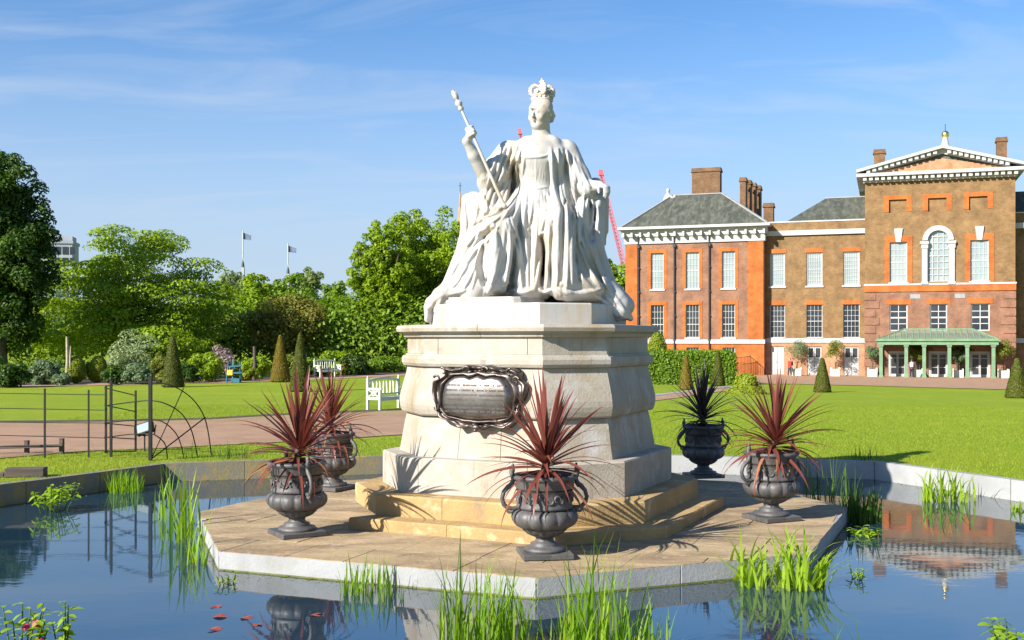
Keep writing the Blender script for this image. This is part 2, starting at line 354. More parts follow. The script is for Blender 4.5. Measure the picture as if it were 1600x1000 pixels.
edge = [(px, a-2.6, a) for px, a, b_ in near if px < 700]
sheet('lawn_edging', edge, M['earth'], .02, 'dark cut turf edge between the gravel path and the lawn')
far = dens([(-200,607,612),(0,601.5,606.5),(160,598,602.5),(330,595,599),(440,592,596),(540,588.5,591.5),(640,584,587)], 5)
sheet('far_path', far, M['gravel'], .02, 'thin pale path along the far edge of the left lawn')
sheet('border_edging', [(px, a-2.2, a) for px, a, b_ in far], M['earth'], .022, 'dark soil edge of the planted border behind the left lawn')
sheet('border_bed', [(px, a-15, a-2.3) for px, a, b_ in far], M['earth'], .018, 'dark planted soil bed of the border behind the left lawn')
sheet('side_path', dens([(960,626,633),(1020,620,627),(1060,615,622),(1110,608,614),(1180,603,607)], 5), M['gravel'], .02, 'narrow path beside the hedge right of the pedestal')
sheet('side_path_edging', dens([(1018,617,620),(1060,613,615),(1110,606,608),(1150,603,604.5)], 4), M['kerb'], .03, 'low stone edge of the narrow path beside the hedge')
sheet('forecourt', dens([(1120,587,601),(1180,586,601),(1240,586,600.5),(1350,586,603),(1450,585,606),(1600,585,610),(1700,585,615)], 5), M['gravel'], .03, 'wide gravel forecourt in front of the palace')

# ============================================================ ISLAND
ZI = .18
p1, p2, p3, p4, p5 = [P(*q, ZI) for q in ((309,800),(341,861),(838,903),(1266,864),(1325,792))]
cen = (p1+p5)/2
isl = [p1, p2, p3, p4, p5]+[2*cen-p for p in (p2, p3, p4)]
isl = [(p.x, p.y) for p in isl]
ie = empty('island_paving', (cen.x, cen.y, 0)); tag(ie, 'octagonal paved island carrying the monument', kind='structure')
def rel(p): return (p[0]-cen.x, p[1]-cen.y)
inn = offpoly(isl, -.10)
for i in range(8):                                             # pale kerb round the island
    a, b_ = Vector(isl[i]), Vector(isl[(i+1) % 8]); ao, bo = Vector(inn[i]), Vector(inn[(i+1) % 8]); k = 2
    for j in range(k):
        g = .0015; t0, t1 = j/k+g, (j+1)/k-g
        MB().prism([rel(a.lerp(b_, t0)), rel(a.lerp(b_, t1)), rel(ao.lerp(bo, t1)), rel(ao.lerp(bo, t0))], -.4, ZI-.006).build('kerb_stone', M['kerb'], ie, bevel=.004)
mb = MB(); io_ = offpoly(isl, .004); mb.loops([[(*rel(p), -.02) for p in io_], [(*rel(p), .014) for p in io_]], caps=False); mb.build('algae_line', M['algae'], ie)
MB().prism([rel(p) for p in inn], -.3, ZI-.02).build('bed', M['soil'], ie)
# flagstones: clip a ragged grid to the octagon
def clip(poly, hull):
    for i in range(len(hull)):
        a, b_ = hull[i], hull[(i+1) % len(hull)]; out = []
        def side(p): return (b_[0]-a[0])*(p[1]-a[1])-(b_[1]-a[1])*(p[0]-a[0])
        for j in range(len(poly)):
            p, q = poly[j-1], poly[j]; sp, sq = side(p), side(q)
            if (sp >= 0) != (sq >= 0):
                t_ = sp/(sp-sq); out.append((p[0]+(q[0]-p[0])*t_, p[1]+(q[1]-p[1])*t_))
            if sq >= 0: out.append(q)
        poly = out
        if len(poly) < 3: return None
    return poly
inn2 = [rel(p) for p in offpoly(isl, -.004)]
def area(p): return sum(p[i-1][0]*p[i][1]-p[i][0]*p[i-1][1] for i in range(len(p)))/2
if area(inn2) < 0: inn2 = inn2[::-1]
ca, sa = math.cos(R(-22)), math.sin(R(-22))
y = -4.2
while y < 4.2:
    hgt = rnd.uniform(.55, .85); x = -4.4-rnd.random()*.6
    while x < 4.4:
        wd = rnd.uniform(.6, 1.25); g = .005
        q = [(x+g, y+g), (x+wd-g, y+g), (x+wd-g, y+hgt-g), (x+g, y+hgt-g)]
        q = [(a*ca-b_*sa, a*sa+b_*ca) for a, b_ in q]; q = clip(q, inn2); x += wd
        if not q or area(q) < .02: continue
        c0 = (sum(p[0] for p in q)/len(q), sum(p[1] for p in q)/len(q))
        if (c0[0]**2+c0[1]**2) < 1.3**2: continue
        MB().prism(q, ZI-.05, ZI+rnd.uniform(-.003, .003)).build('flagstone', M['flag'], ie)
    y += hgt

# ============================================================ MONUMENT
mo = empty('monument_pedestal', (CX, CY, ZI), R(-25)); tag(mo, 'tall curving stone pedestal on two yellow steps with a bronze plaque on the island', 'pedestal')
HW = .573                                                      # half width of a main face / apothem
def octo(a, hw=HW):
    h = a*hw
    return [(-h, -a), (h, -a), (a, -h), (a, h), (h, a), (-h, a), (-a, h), (-a, -h)]
def course(name, rings, m, splits, core=.62, joint=.003, only=None):
    """rings [(apothem, z)] z in world; stones cut at fractions along each of the 8 faces"""
    for fidx in (only or range(8)):
        fr = splits[fidx % 2]
        for s0, s1 in zip(fr[:-1], fr[1:]):
            L = []
            for a, z in rings:
                o_ = octo(a); A_, B_ = Vector(o_[fidx]), Vector(o_[(fidx+1) % 8])
                e = joint/(B_-A_).length
                u0, u1 = s0+(e if s0 > 0 else 0), s1-(e if s1 < 1 else 0)
                q0, q1 = A_.lerp(B_, u0), A_.lerp(B_, u1)
                L.append([(q0.x, q0.y, z-ZI), (q1.x, q1.y, z-ZI), (q1.x*core, q1.y*core, z-ZI), (q0.x*core, q0.y*core, z-ZI)])
            MB().loops(L).build(name, m, mo)
main3, ch1 = [0, .33, .67, 1], [0, 1]
course('lower_step', [(2.03, ZI-.02), (2.06, ZI), (2.06, .285), (2.045, .30)], M['yorkstep'], ([0, .5, 1], ch1), only=(0, 1, 2))
course('upper_step', [(1.78, .30), (1.78, .50), (1.765, .52)], M['yorkstep'], ([0, .4, 1], ch1))
course('base_block', [(1.5, .52), (1.5, .885), (1.485, .90)], M['ped'], ([0, .12, .88, 1], ch1))
T = 1.5
course('lower_shaft', [(T*.885,.90),(T*.882,.93),(T*.872,1.02),(T*.862,1.12),(T*.85,1.24),(T*.838,1.32),(T*.832,1.345)], M['ped'], (main3, ch1))
course('shaft', [(T*.836,1.348),(T*.862,1.352),(T*.872,1.37),(T*.882,1.42),(T*.887,1.47),(T*.885,1.53),(T*.876,1.60),(T*.864,1.68),(T*.850,1.76),(T*.838,1.83),(T*.834,1.89)], M['ped'], (main3, ch1))
course('moulding', [(T*.834,1.892),(T*.858,1.898),(T*.870,1.93),(T*.872,1.98),(T*.864,2.01),(T*.846,2.015),(T*.842,2.035)], M['ped'], ([0, 1], ch1))
course('die', [(T*.832,2.037),(T*.832,2.213)], M['ped'], ([0, .12, .88, 1], ch1))
course('cornice', [(T*.838,2.215),(T*.858,2.228),(T*.862,2.262),(T*.885,2.282),(T*.905,2.286),(T*.912,2.325),(T*.900,2.358),(T*.872,2.362)], M['ped'], ([0, .5, 1], ch1))
MB().prism(octo(1.5*.6), ZI-ZI+.01, 2.355-ZI).build('core', M['ped'], mo)
course('plinth', [(1.02, 2.364), (1.02, 2.585), (1.01, 2.60)], M['marble'], ([0, 1], ch1), core=.2)
MB().prism(octo(.98), 2.366-ZI, 2.597-ZI).build('plinth_core', M['marble'], mo)

# plaque on the face turned to the camera's left
pz = bpy.data.objects.new('plaque', None)
OUT = [(250,110),(340,150),(440,140),(560,90),(640,95),(740,110),(850,85),(960,120),(1060,155),(1150,120),(1250,160),(1260,260),(1350,330),(1340,430),(1310,520),(1250,600),(1240,760),(1130,860),(1070,905),(900,865),(800,900),(720,930),(620,880),(450,905),(400,850),(260,800),(180,770),(150,690),(150,600),(80,440),(110,300),(210,265),(270,220),(250,160)]
INN = [(310,280),(400,225),(540,215),(610,250),(720,205),(820,245),(930,220),(1060,250),(1150,350),(1185,480),(1170,640),(1110,750),(900,785),(720,795),(560,785),(320,745),(225,640),(230,480),(260,350)]
def pl(p): return ((p[0]-720)/8.33/142/.93+.02, (500-p[1])/8.33/142)
def resamp(poly, nn_):
    pts = [Vector(pl(p)) for p in poly]; out = []
    for k in range(nn_):
        a = k/nn_*2*math.pi; d = Vector((math.cos(a), math.sin(a))); best = 0
        for i in range(len(pts)):
            p, q = pts[i], pts[(i+1) % len(pts)]; e = q-p; den = d.x*e.y-d.y*e.x
            if abs(den) < 1e-9: continue
            t_ = (p.x*e.y-p.y*e.x)/den; s_ = (p.x*d.y-p.y*d.x)/den
            if t_ > 0 and -1e-6 <= s_ <= 1+1e-6: best = max(best, t_)
        out.append(d*best)
    return out
nP = 160; O_, I_ = resamp(OUT, nP), resamp(INN, nP)
PY0, PZC = -1.318, 1.575-ZI                                    # face position in pedestal frame
def pp(v, dep): return (v[0], PY0-dep, PZC+v[1])
L = []
for f, d in ((1.0, -.08), (1.0, .035), (.93, .075), (.8, .085), (.66, .05), (.52, .035), (.38, .055), (.2, .085), (.06, .08), (.0, .04)):
    L.append([pp(I_[k].lerp(O_[k], f), d+.012*math.sin(k*.55)*(0 < f < 1)*(f > .3)) for k in range(nP)])
fr_ = MB().loops(L, caps=False, smooth=True).build('plaque_frame', M['bronzeD'], mo)
L = []
for f in (1.0, .96, .88, .78, .66, .5, .34, .17, .02):
    L.append([pp(I_[k]*f, .045+(.075*math.sqrt(max(0, 1-(I_[k].y*f/.27)**2)))*min(1, (1-f)*9)) for k in range(nP)])
pan = MB().loops(L, caps=True, smooth=True).build('plaque_panel', M['bronze'], mo)
mb = MB()
for r_, wv in enumerate((.13, .075, .025, -.022, -.07, -.115, -.155)):   # worn illegible lines of raised lettering
    x = -.36
    while x < .36:
        l_ = rnd.uniform(.006, .02); hh = .010
        if rnd.random() > .14:
            d = .045+.075*math.sqrt(max(0, 1-(wv/.27)**2))
            mb.box(x, x+l_*.6, PY0-d-.004, PY0-d+.01, PZC+wv-hh, PZC+wv+hh)
        x += l_
lt = mb.build('inscription', M['bronze'], mo); lt['kind'] = 'stuff'
mb = MB()                                                      # crest scrolls top and rosette at the bottom of the frame
for sx_ in (-1, 1):
    pts = []
    for k in range(16):
        a = k/15*4.2; r0 = .05*(1-k/22); pts.append(pp((sx_*(.10-.0+r0*math.cos(a)), .305+r0*math.sin(a)*.6), .09))
    mb.tube(pts, [.018*(1-k/26) for k in range(16)], 7)
    for (cx_, cz_, ang) in ((.47, .19, .4), (.49, -.12, 2.2), (.40, .27, 1.2)):
        pts = [pp((sx_*(cx_+.045*(1-k/18)*math.cos(ang+k*.33)), cz_+.045*(1-k/18)*math.sin(ang+k*.33)), .085) for k in range(14)]
        mb.tube(pts, [.016*(1-k/20) for k in range(14)], 6)
mb.sphere(pp((0, -.325), .08), (.055, .03, .035)); mb.sphere(pp((0, -.355), .085), (.03, .03, .022))
mb.build('plaque_scrolls', M['bronzeD'], mo)

# ============================================================ URNS AND CORDYLINES
def urn_proto():
    r = empty('garden_urn')
    b = .235
    MB().box(-b, b, -b, b, 0, .05).build('base_plate', M['lead'], r, bevel=.006)
    MB().lathe([(.19,.052),(.195,.06),(.19,.082),(.15,.092),(.13,.108),(.135,.12),(.095,.135),(.082,.16),(.088,.175),(.10,.182)], n=32).build('foot', M['lead'], r)
    NL = 14
    def lobe(a, k, z): return 1+.075*(abs(math.sin(a*NL/2))**.5-.75)*(1 if .17 < z < .46 else 0)
    MB().lathe([(.09,.18),(.12,.19),(.165,.215),(.20,.25),(.205,.262)], n=64, mod=lambda a, k, z: 1+.05*math.sin(a*16)).build('cup', M['lead'], r)
    MB().lathe([(.18,.262),(.235,.272),(.275,.295),(.300,.33),(.308,.365),(.302,.40),(.282,.425),(.25,.44),(.22,.446)], n=160, mod=lobe).build('gadrooned_bowl', M['lead'], r)
    MB().lathe([(.225,.44),(.262,.452),(.264,.472),(.256,.485),(.254,.60),(.262,.61),(.268,.62)], n=48).build('neck', M['lead'], r)
    mb = MB()                                                  # scrolled relief round the neck
    for k in range(9):
        a0 = k/9*2*math.pi
        for s_ in (-1, 1):
            pts = []
            for j in range(13):
                a = j/12*4.6; rr = .042*(1-j/17)
                da = s_*(.03+rr*math.cos(a))/.258; zz = .545+(rr*math.sin(a))*1.1*s_
                pts.append((.258*math.cos(a0+da), .258*math.sin(a0+da), zz))
            mb.tube(pts, .012, 5, caps=False)
        mb.sphere((.257*math.cos(a0+.35), .257*math.sin(a0+.35), .54), (.017, .017, .035), 6, 5)
    mb.build('scroll_relief', M['lead'], r)
    MB().lathe([(.245,.62),(.262,.63),(.275,.645),(.272,.70),(.285,.715),(.302,.725),(.305,.745),(.295,.757),(.272,.76),(.262,.745),(.255,.70)], n=64, mod=lambda a, k, z: 1+(.012*math.sin(a*8) if z > .7 else 0)).build('rim', M['lead'], r)
    MB().lathe([(.262,.715),(.26,.72),(.0001,.735)], n=24).build('soil', M['soil'], r)
    for s_ in (-1, 1):
        mb = MB()
        path = [(.235,.46),(.29,.445),(.345,.45),(.385,.485),(.40,.54),(.385,.60),(.345,.645),(.31,.67),(.295,.71),(.30,.75),(.315,.79),(.305,.815)]
        mb.tube([(s_*x, 0, z) for x, z in path], [.018,.02,.022,.022,.02,.02,.024,.024,.022,.026,.02,.008], 8)
        sp = [(s_*(.335+.045*(1-k/15)*math.cos(2.6+k*.42)), 0, .44+.045*(1-k/15)*math.sin(2.6+k*.42)) for k in range(14)]
        mb.tube(sp, [.017*(1-k/24) for k in range(14)], 7)
        mb.sphere((s_*.305, 0, .80), (.026, .024, .034)); mb.sphere((s_*.32, 0, .66), (.022, .02, .03)); mb.sphere((s_*.30, 0, .845), (.014, .014, .02), 8, 6)
        mb.build('handle', M['lead'], r)
    return r
def leaf_mesh(i, L=.72, droop=1.0, wd=.03):
    r_ = random.Random(i); V = []; Fc = []; n = 12
    e = 0; x = 0; z = 0; ang = 0
    for k in range(n+1):
        t_ = k/n
        wk = wd*(.55+.45*min(1, t_*5))*(1-max(0, (t_-.35)/.65)**1.6)+.0008
        fold = .32*wk
        nx_, nz_ = -math.sin(ang), math.cos(ang)
        V += [(x+nx_*fold, -wk, z+nz_*fold), (x, 0, z), (x+nx_*fold, wk, z+nz_*fold)]
        ang = -droop*(t_**1.7); x += L/n*math.cos(ang); z += L/n*math.sin(ang)
    for k in range(n):
        a = k*3; Fc += [(a, a+1, a+4, a+3), (a+1, a+2, a+5, a+4)]
    me = bpy.data.meshes.new('leaf'); me.from_pydata(V, [], Fc); me.polygons.foreach_set('use_smooth', [True]*len(Fc)); me.update(); return me
leaf_meshes = [[], [], []]
for mi_, mm in enumerate((M['cord'], M['cordO'], M['cordShade'])):
    for i in range(10):
        me = leaf_mesh(i, L=.80, droop=.05+.15*i, wd=.0195+.0025*(i % 3)); me.materials.append(mm); leaf_meshes[mi_].append(me)
def cordyline(name, loc, label, seed, H=1.0, nl=84, lean=(0, 0), dark=False):
    r = empty(name, loc); r_ = random.Random(seed)
    tag(r, label, 'spiky plant', 'red cordylines planted in the urns')
    MB().tube([(0,0,-.03),(lean[0]*.3,lean[1]*.3,.10),(lean[0],lean[1],.2)], [.045,.04,.03], 8).build('stem', M['bark'], r)
    for k in range(nl):
        t_ = k/nl
        el = R(86-112*t_**.9+r_.uniform(-8, 8)); az_ = k*2.39996+r_.uniform(-.3, .3)
        di = clamp(int(1+t_*8+r_.uniform(-2, 1.5)), 0, 9)
        if t_ < .2: di = r_.choice((0, 0, 1))
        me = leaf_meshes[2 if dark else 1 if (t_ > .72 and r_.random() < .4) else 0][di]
        o = link('leaf', me, r); s_ = H*r_.uniform(.8, 1.12)*(1.0 if t_ < .7 else .85)
        o.scale = (s_, s_*r_.uniform(.9, 1.3), s_)
        zb = .20-.17*t_
        o.location = (lean[0]*(zb/.2), lean[1]*(zb/.2), zb)
        o.rotation_euler = (r_.uniform(-.35, .35), -el, az_)
    return r
up = urn_proto()
UR = [(464,835,-58,'grey lead urn standing leftmost on the island, nearest the tall reeds','leftmost red cordyline with long arching leaves, in the urn by the tall reeds',.98),
      (520,764,-30,'lead urn behind the leftmost urn, at the back left of the island','red cordyline standing just behind the leftmost cordyline',.95),
      (851,868,8,'dark lead urn at the front corner of the island, below the pedestal corner','red cordyline at the front of the pedestal, its leaves spread over both handles',1.02),
      (1099,745,14,'shadowed almost black urn behind the pedestal on the right','dark shaded cordyline in the urn standing in the pedestal shadow',.95),
      (1205,811,24,'sunlit lead urn at the right corner of the island with a looped handle','sunlit red cordyline rightmost of all, in the urn near the iris clump',.98)]
for i, (px, py, rz, l1, l2, H) in enumerate(UR):
    o = up if i == 0 else copy_tree(up)
    p = P(px, py, ZI+.004); o.location = p; o.rotation_euler = (0, 0, R(rz)); tag(o, l1, 'urn', 'lead urns on the island')
    cordyline('cordyline', p+Vector((0, 0, .73)), l2, 30+i, H, nl=(92, 74, 88, 80, 92)[i], lean=((.03,.01),(-.04,.02),(.02,-.03),(-.02,.01),(.05,-.02))[i], dark=(i == 3))
# ============================================================ STATUE (one sculpted surface from a distance field)
import openvdb
class SDF:
    def __init__(s, lo, hi, h):
        s.lo = np.array(lo, float); s.h = h; s.n = np.ceil((np.array(hi)-s.lo)/h).astype(int)+1
        s.A = np.full(tuple(s.n), 1.0, np.float32)
        s.ax = [(s.lo[i]+np.arange(s.n[i])*h).astype(np.float32) for i in range(3)]
    def win(s, lo, hi):
        a = np.clip(np.floor((np.array(lo)-s.lo)/s.h).astype(int), 0, s.n-1); b = np.clip(np.ceil((np.array(hi)-s.lo)/s.h).astype(int)+1, 1, s.n)
        if np.any(b <= a): return None
        sl_ = tuple(slice(a[i], b[i]) for i in range(3))
        X = s.ax[0][sl_[0]][:, None, None]; Y = s.ax[1][sl_[1]][None, :, None]; Z = s.ax[2][sl_[2]][None, None, :]
        return sl_, X, Y, Z
    def comb(s, sl_, d, k, op):
        a = s.A[sl_]
        if op == 'add':
            if k <= 0: s.A[sl_] = np.minimum(a, d); return
            h = np.clip(.5+.5*(a-d)/k, 0, 1); s.A[sl_] = a+(d-a)*h-k*h*(1-h)
        else:
            h = np.clip(.5-.5*(a+d)/k, 0, 1); s.A[sl_] = a+(-d-a)*h+k*h*(1-h)
    def cap(s, a, b, ra, rb=None, k=.05, op='add'):
        rb = ra if rb is None else rb; a = np.array(a, float); b = np.array(b, float); m = max(ra, rb)+k+.05
        w_ = s.win(np.minimum(a, b)-m, np.maximum(a, b)+m)
        if w_ is None: return
        sl_, X, Y, Z = w_; d = b-a; L2 = max(float(d@d), 1e-9)
        t_ = np.clip(((X-a[0])*d[0]+(Y-a[1])*d[1]+(Z-a[2])*d[2])/L2, 0, 1)
        D = np.sqrt((X-a[0]-d[0]*t_)**2+(Y-a[1]-d[1]*t_)**2+(Z-a[2]-d[2]*t_)**2)-(ra+(rb-ra)*t_)
        s.comb(sl_, D, k, op)
    def path(s, pts, rs, k=.03, op='add'):
        if not hasattr(rs, '__len__'): rs = [rs]*len(pts)
        for i in range(len(pts)-1): s.cap(pts[i], pts[i+1], rs[i], rs[i+1], k, op)
    def ell(s, c, r, Rm=None, k=.04, op='add'):
        c = np.array(c, float); m = max(r)+k+.04; w_ = s.win(c-m, c+m)
        if w_ is None: return
        sl_, X, Y, Z = w_; x, y, z = X-c[0], Y-c[1], Z-c[2]
        if Rm is not None:
            Rm = np.array(Rm); x, y, z = [Rm[0][i]*x+Rm[1][i]*y+Rm[2][i]*z for i in range(3)]
        k0 = np.sqrt((x/r[0])**2+(y/r[1])**2+(z/r[2])**2); k1 = np.sqrt((x/r[0]**2)**2+(y/r[1]**2)**2+(z/r[2]**2)**2)+1e-6
        s.comb(sl_, k0*(k0-1)/k1, k, op)
    def mesh(s, name, m, parent=None):
        A = np.clip(s.A, -3*s.h, 3*s.h)
        A[0] = A[-1] = 3*s.h; A[:, 0] = A[:, -1] = 3*s.h; A[:, :, 0] = A[:, :, -1] = 3*s.h
        g = openvdb.FloatGrid(3*s.h); g.copyFromArray(A.astype(np.float32), tolerance=0)
        pts, tri, quad = g.convertToPolygons(isovalue=0.0, adaptivity=0.0)
        pts = pts*s.h+s.lo
        quad = quad[:, ::-1]
        me = bpy.data.meshes.new(name); me.vertices.add(len(pts)); me.vertices.foreach_set('co', pts.astype(np.float32).ravel())
        nt_, nq = len(tri), len(quad); me.loops.add(nt_*3+nq*4)
        me.loops.foreach_set('vertex_index', np.concatenate([tri[:, ::-1].ravel(), quad.ravel()]).astype(np.int32))
        me.polygons.add(nt_+nq); me.polygons.foreach_set('loop_start', np.concatenate([np.arange(nt_)*3, nt_*3+np.arange(nq)*4]).astype(np.int32))
        me.polygons.foreach_set('use_smooth', np.ones(nt_+nq, bool)); me.materials.append(m); me.update(calc_edges=True)
        # make sure normals point outwards
        V = np.zeros(len(pts)*3, np.float32); me.vertices.foreach_get('co', V)
        if sum(p.center.dot(p.normal) for p in list(me.polygons)[::max(1, len(me.polygons)//3000)]) < 0 and False: me.flip_normals()
        o = link(name, me, parent); return o
SO = Vector((CX, CY, 2.60))                                    # statue origin: top of the plinth
def S(px, py, y):                                              # photograph pixel at depth y (relative to the centre) -> statue coordinates
    p = Q(px, py, CY+y)-SO; return np.array((p.x, p.y, p.z))
K = 1/131.0
st = SDF((-1.42, -1.15, -.30), (1.42, .95, 2.62), .0105)
cp = lambda a, ra, b, rb, k=.06, op='add': st.cap(S(*a), S(*b), ra*K, rb*K, k, op)
cp((795,240,.22),13,(782,300,.12),18); cp((782,300,.12),18,(786,325,.0),16); cp((872,252,.17),15,(882,335,.12),22); cp((775,262,.06),17,(762,285,.02),16)
cp((702,462,-.1),15,(676,474,-.18),11,.03); cp((676,474,-.18),10,(669,498,-.2),6,.03); cp((690,466,-.22),10,(683,486,-.3),5,.03); cp((730,312,.1),10,(729,374,.1),8,.03); cp((805,258,.32),16,(808,312,.32),18)
# --- chair mass and lower body
for x in (770, 800, 835, 870, 895): cp((x, 455, .45), 34, (x, 340, .45), 30, .08)
cp((790,330,.5),30,(880,330,.5),30,.08)
cp((742,316,.05),17,(738,380,.02),20); cp((762,312,-.05),16,(750,370,-.08),20); cp((742,316,.45),18,(740,400,.45),26)
cp((738,385,.0),22,(712,455,-.05),24,.08); cp((760,385,-.15),24,(742,450,-.25),26,.08); cp((712,452,-.05),17,(690,463,-.1),14,.05)
cp((925,322,.12),20,(921,375,.1),24); cp((915,335,-.05),20,(908,390,-.1),26); cp((918,385,.0),26,(935,450,-.05),28,.08); cp((925,440,.2),30,(925,460,.2),25)
cp((945,450,-.1),18,(968,476,-.12),17,.05); cp((955,458,.1),18,(975,478,.05),16,.05); cp((962,470,-.15),15,(984,496,-.15),4,.04); cp((955,478,.05),13,(985,498,.10),4,.04); cp((965,485,-.05),14,(975,494,-.05),7,.03); cp((940,470,-.2),12,(965,490,-.2),12,.04)
cp((812,330,.2),34,(780,356,-.36),27,.08); cp((862,330,.2),34,(872,352,-.33),28,.08)      # thighs
cp((780,358,-.38),25,(774,440,-.46),19,.06); cp((872,355,-.35),27,(880,440,-.42),26,.06)     # shins under cloth
cp((774,442,-.5),17,(766,450,-.72),9,.05)
cp((826,340,-.05),36,(824,390,-.20),30,.08); cp((822,390,-.2),28,(824,450,-.30),26,.08)
for x in (740, 770, 805, 845, 880, 915): cp((x, 452, -.20), 18, (x, 458, .3), 18, .08)
cp((890,400,-.1),34,(905,448,-.25),28,.08); cp((875,445,-.45),20,(925,452,-.3),18,.06)
# --- torso, shoulders, mantle
cp((836,305,.15),31,(840,252,.08),36,.08); cp((822,246,.06),25,(864,248,.08),25,.06); cp((798,235,.14),15,(884,233,.18),15,.06)
cp((825,227,.07),15,(862,226,.09),15,.05); cp((836,320,.12),40,(836,325,.1),40,.08)
cp((826,247,-.06),14,(828,250,-.06),14,.06); cp((858,248,-.04),14,(856,250,-.04),14,.06)
cp((846,218,.14),14,(843,188,.10),11.5,.05)
# right arm raised
cp((792,240,.16),19,(766,270,.02),16,.05); cp((776,262,.05),14,(759,286,-.04),15,.04)
cp((757,276,-.08),11.5,(741,243,-.20),9.5,.03); cp((741,243,-.20),9.5,(729,221,-.27),6.3,.03)
# left arm down on the chair arm
cp((886,241,.18),20,(903,278,.12),19,.05); cp((903,276,.1),18,(917,296,.0),13,.05); cp((915,292,.0),11,(937,291,-.08),7.5,.03)
# cloak over the right side, hanging behind the hand
cp((930,292,.25),14,(944,300,.25),7,.04); cp((940,302,.22),9,(941,365,.2),7,.04); cp((944,312,.3),7,(946,362,.26),5,.03); cp((941,362,.2),7,(945,382,.2),2.5,.03)
cp((905,300,.25),24,(915,360,.25),24,.06)
# smoothed depth map of the base form
hit_ = (st.A < 0); anyh = hit_.any(1); DM = np.where(anyh, st.lo[1]+hit_.argmax(1)*st.h, 0.0); WM = anyh.astype(float)
def blur(a, r_):
    for ax_ in (0, 1):
        a = sum(np.roll(a, k, ax_) for k in range(-r_, r_+1))/(2*r_+1)
    return a
for _ in range(2): DMb, WMb = blur(DM*WM, 2), blur(WM, 2); DM = np.where(WMb > .01, DMb/np.maximum(WMb, 1e-6), DM); WM = (WMb > .05).astype(float)
def surf(px, py, inside=0.0):
    y = -.3
    for _ in range(4):
        p = S(px, py, y); fi = (p[0]-st.lo[0])/st.h; fk = (p[2]-st.lo[2])/st.h; i = int(fi); k_ = int(fk)
        if not (0 <= i < st.n[0]-1 and 0 <= k_ < st.n[2]-1) or WM[i, k_] == 0: return None
        fi -= i; fk -= k_; y = (DM[i,k_]*(1-fi)+DM[i+1,k_]*fi)*(1-fk)+(DM[i,k_+1]*(1-fi)+DM[i+1,k_+1]*fi)*fk
    return y+inside
# soft cloth unevenness, stretched downwards
g0 = np.random.RandomState(5)
def vnoise(shape, cells):
    g = g0.rand(*[c+2 for c in cells]).astype(np.float32)*2-1; out = g
    for ax_ in range(3):
        n_ = shape[ax_]; u = np.linspace(0, cells[ax_], n_, endpoint=False); i0 = u.astype(int); f = (u-i0).astype(np.float32); f = f*f*(3-2*f)
        sh = [1, 1, 1]; sh[ax_] = n_; f = f.reshape(sh); out = np.take(out, i0, ax_)*(1-f)+np.take(out, i0+1, ax_)*f
    return out
zz = st.ax[2][None, None, :]; wgt = np.clip((1.75-zz)/.25, 0, 1)
st.A += (vnoise(st.n, (14, 9, 5))*.008).astype(np.float32)*wgt
# Folds are carved as crisp relief: every ridge and crease is a curve whose cross-section is added to the cloth surface.
zl = st.ax[2]; pyz = HZ-(SO.z+zl-CZ)*F/(CY-.35); pxs = 800+(st.ax[0]+SO.x)*F/(CY-.35); PXX, PYY = np.meshgrid(pxs, pyz, indexing='ij')
HR = np.zeros(PXX.shape); HV = np.zeros(PXX.shape)
def spline(pts, rs, n_=6):
    q = []; rr = []
    for k in range(len(pts)-1):
        p = [np.array(pts[int(clamp(k+j, 0, len(pts)-1))], float) for j in (-1, 0, 1, 2)]
        for s_ in range(n_):
            t_ = s_/n_; q.append(.5*((2*p[1])+(p[2]-p[0])*t_+(2*p[0]-5*p[1]+4*p[2]-p[3])*t_*t_+(3*p[1]-p[0]-3*p[2]+p[3])*t_**3)); rr.append(rs[k]+(rs[k+1]-rs[k])*t_)
    q.append(np.array(pts[-1], float)); rr.append(rs[-1]); return q, rr
def carve(arr, pts, rs, wf, af, prof):
    q, rr = spline(pts, rs)
    for (a, b, ra, rb) in zip(q[:-1], q[1:], rr[:-1], rr[1:]):
        m = max(ra, rb)*wf+2; lo = np.minimum(a, b)-m; hi = np.maximum(a, b)+m
        i0, i1 = np.searchsorted(pxs, (lo[0], hi[0])); k0, k1 = len(pyz)-np.searchsorted(pyz[::-1], (hi[1], lo[1]))
        if i1 <= i0 or k1 <= k0: continue
        X = PXX[i0:i1, k0:k1]; Y = PYY[i0:i1, k0:k1]; d = b-a; L2 = max(d@d, 1e-9); t_ = np.clip(((X-a[0])*d[0]+(Y-a[1])*d[1])/L2, 0, 1)
        D = np.hypot(X-a[0]-d[0]*t_, Y-a[1]-d[1]*t_); r_ = ra+(rb-ra)*t_
        arr[i0:i1, k0:k1] = np.maximum(arr[i0:i1, k0:k1], prof(np.clip(D/(r_*wf+1e-6), 0, 1))*r_*K*af)
def fold(pts, r, k=0, emb=0, op='add'):
    rs = list(r) if hasattr(r, '__len__') else [r*.35]+[r]*(len(pts)-2)+[r*.35]
    if len(pts) == 2 and not hasattr(r, '__len__'): pts = [pts[0], ((pts[0][0]+pts[1][0])/2, (pts[0][1]+pts[1][1])/2), pts[1]]; rs = [r*.3, r, r*.3]
    if op == 'add': carve(HR, pts, rs, 1.15, 1.05, lambda u: 1-u**2.2)
    else: carve(HV, pts, rs, 1.25, 1.25, lambda u: (1-u)**1.1)
sv = lambda pts, r: fold(pts, r, 0, 0, 'sub')
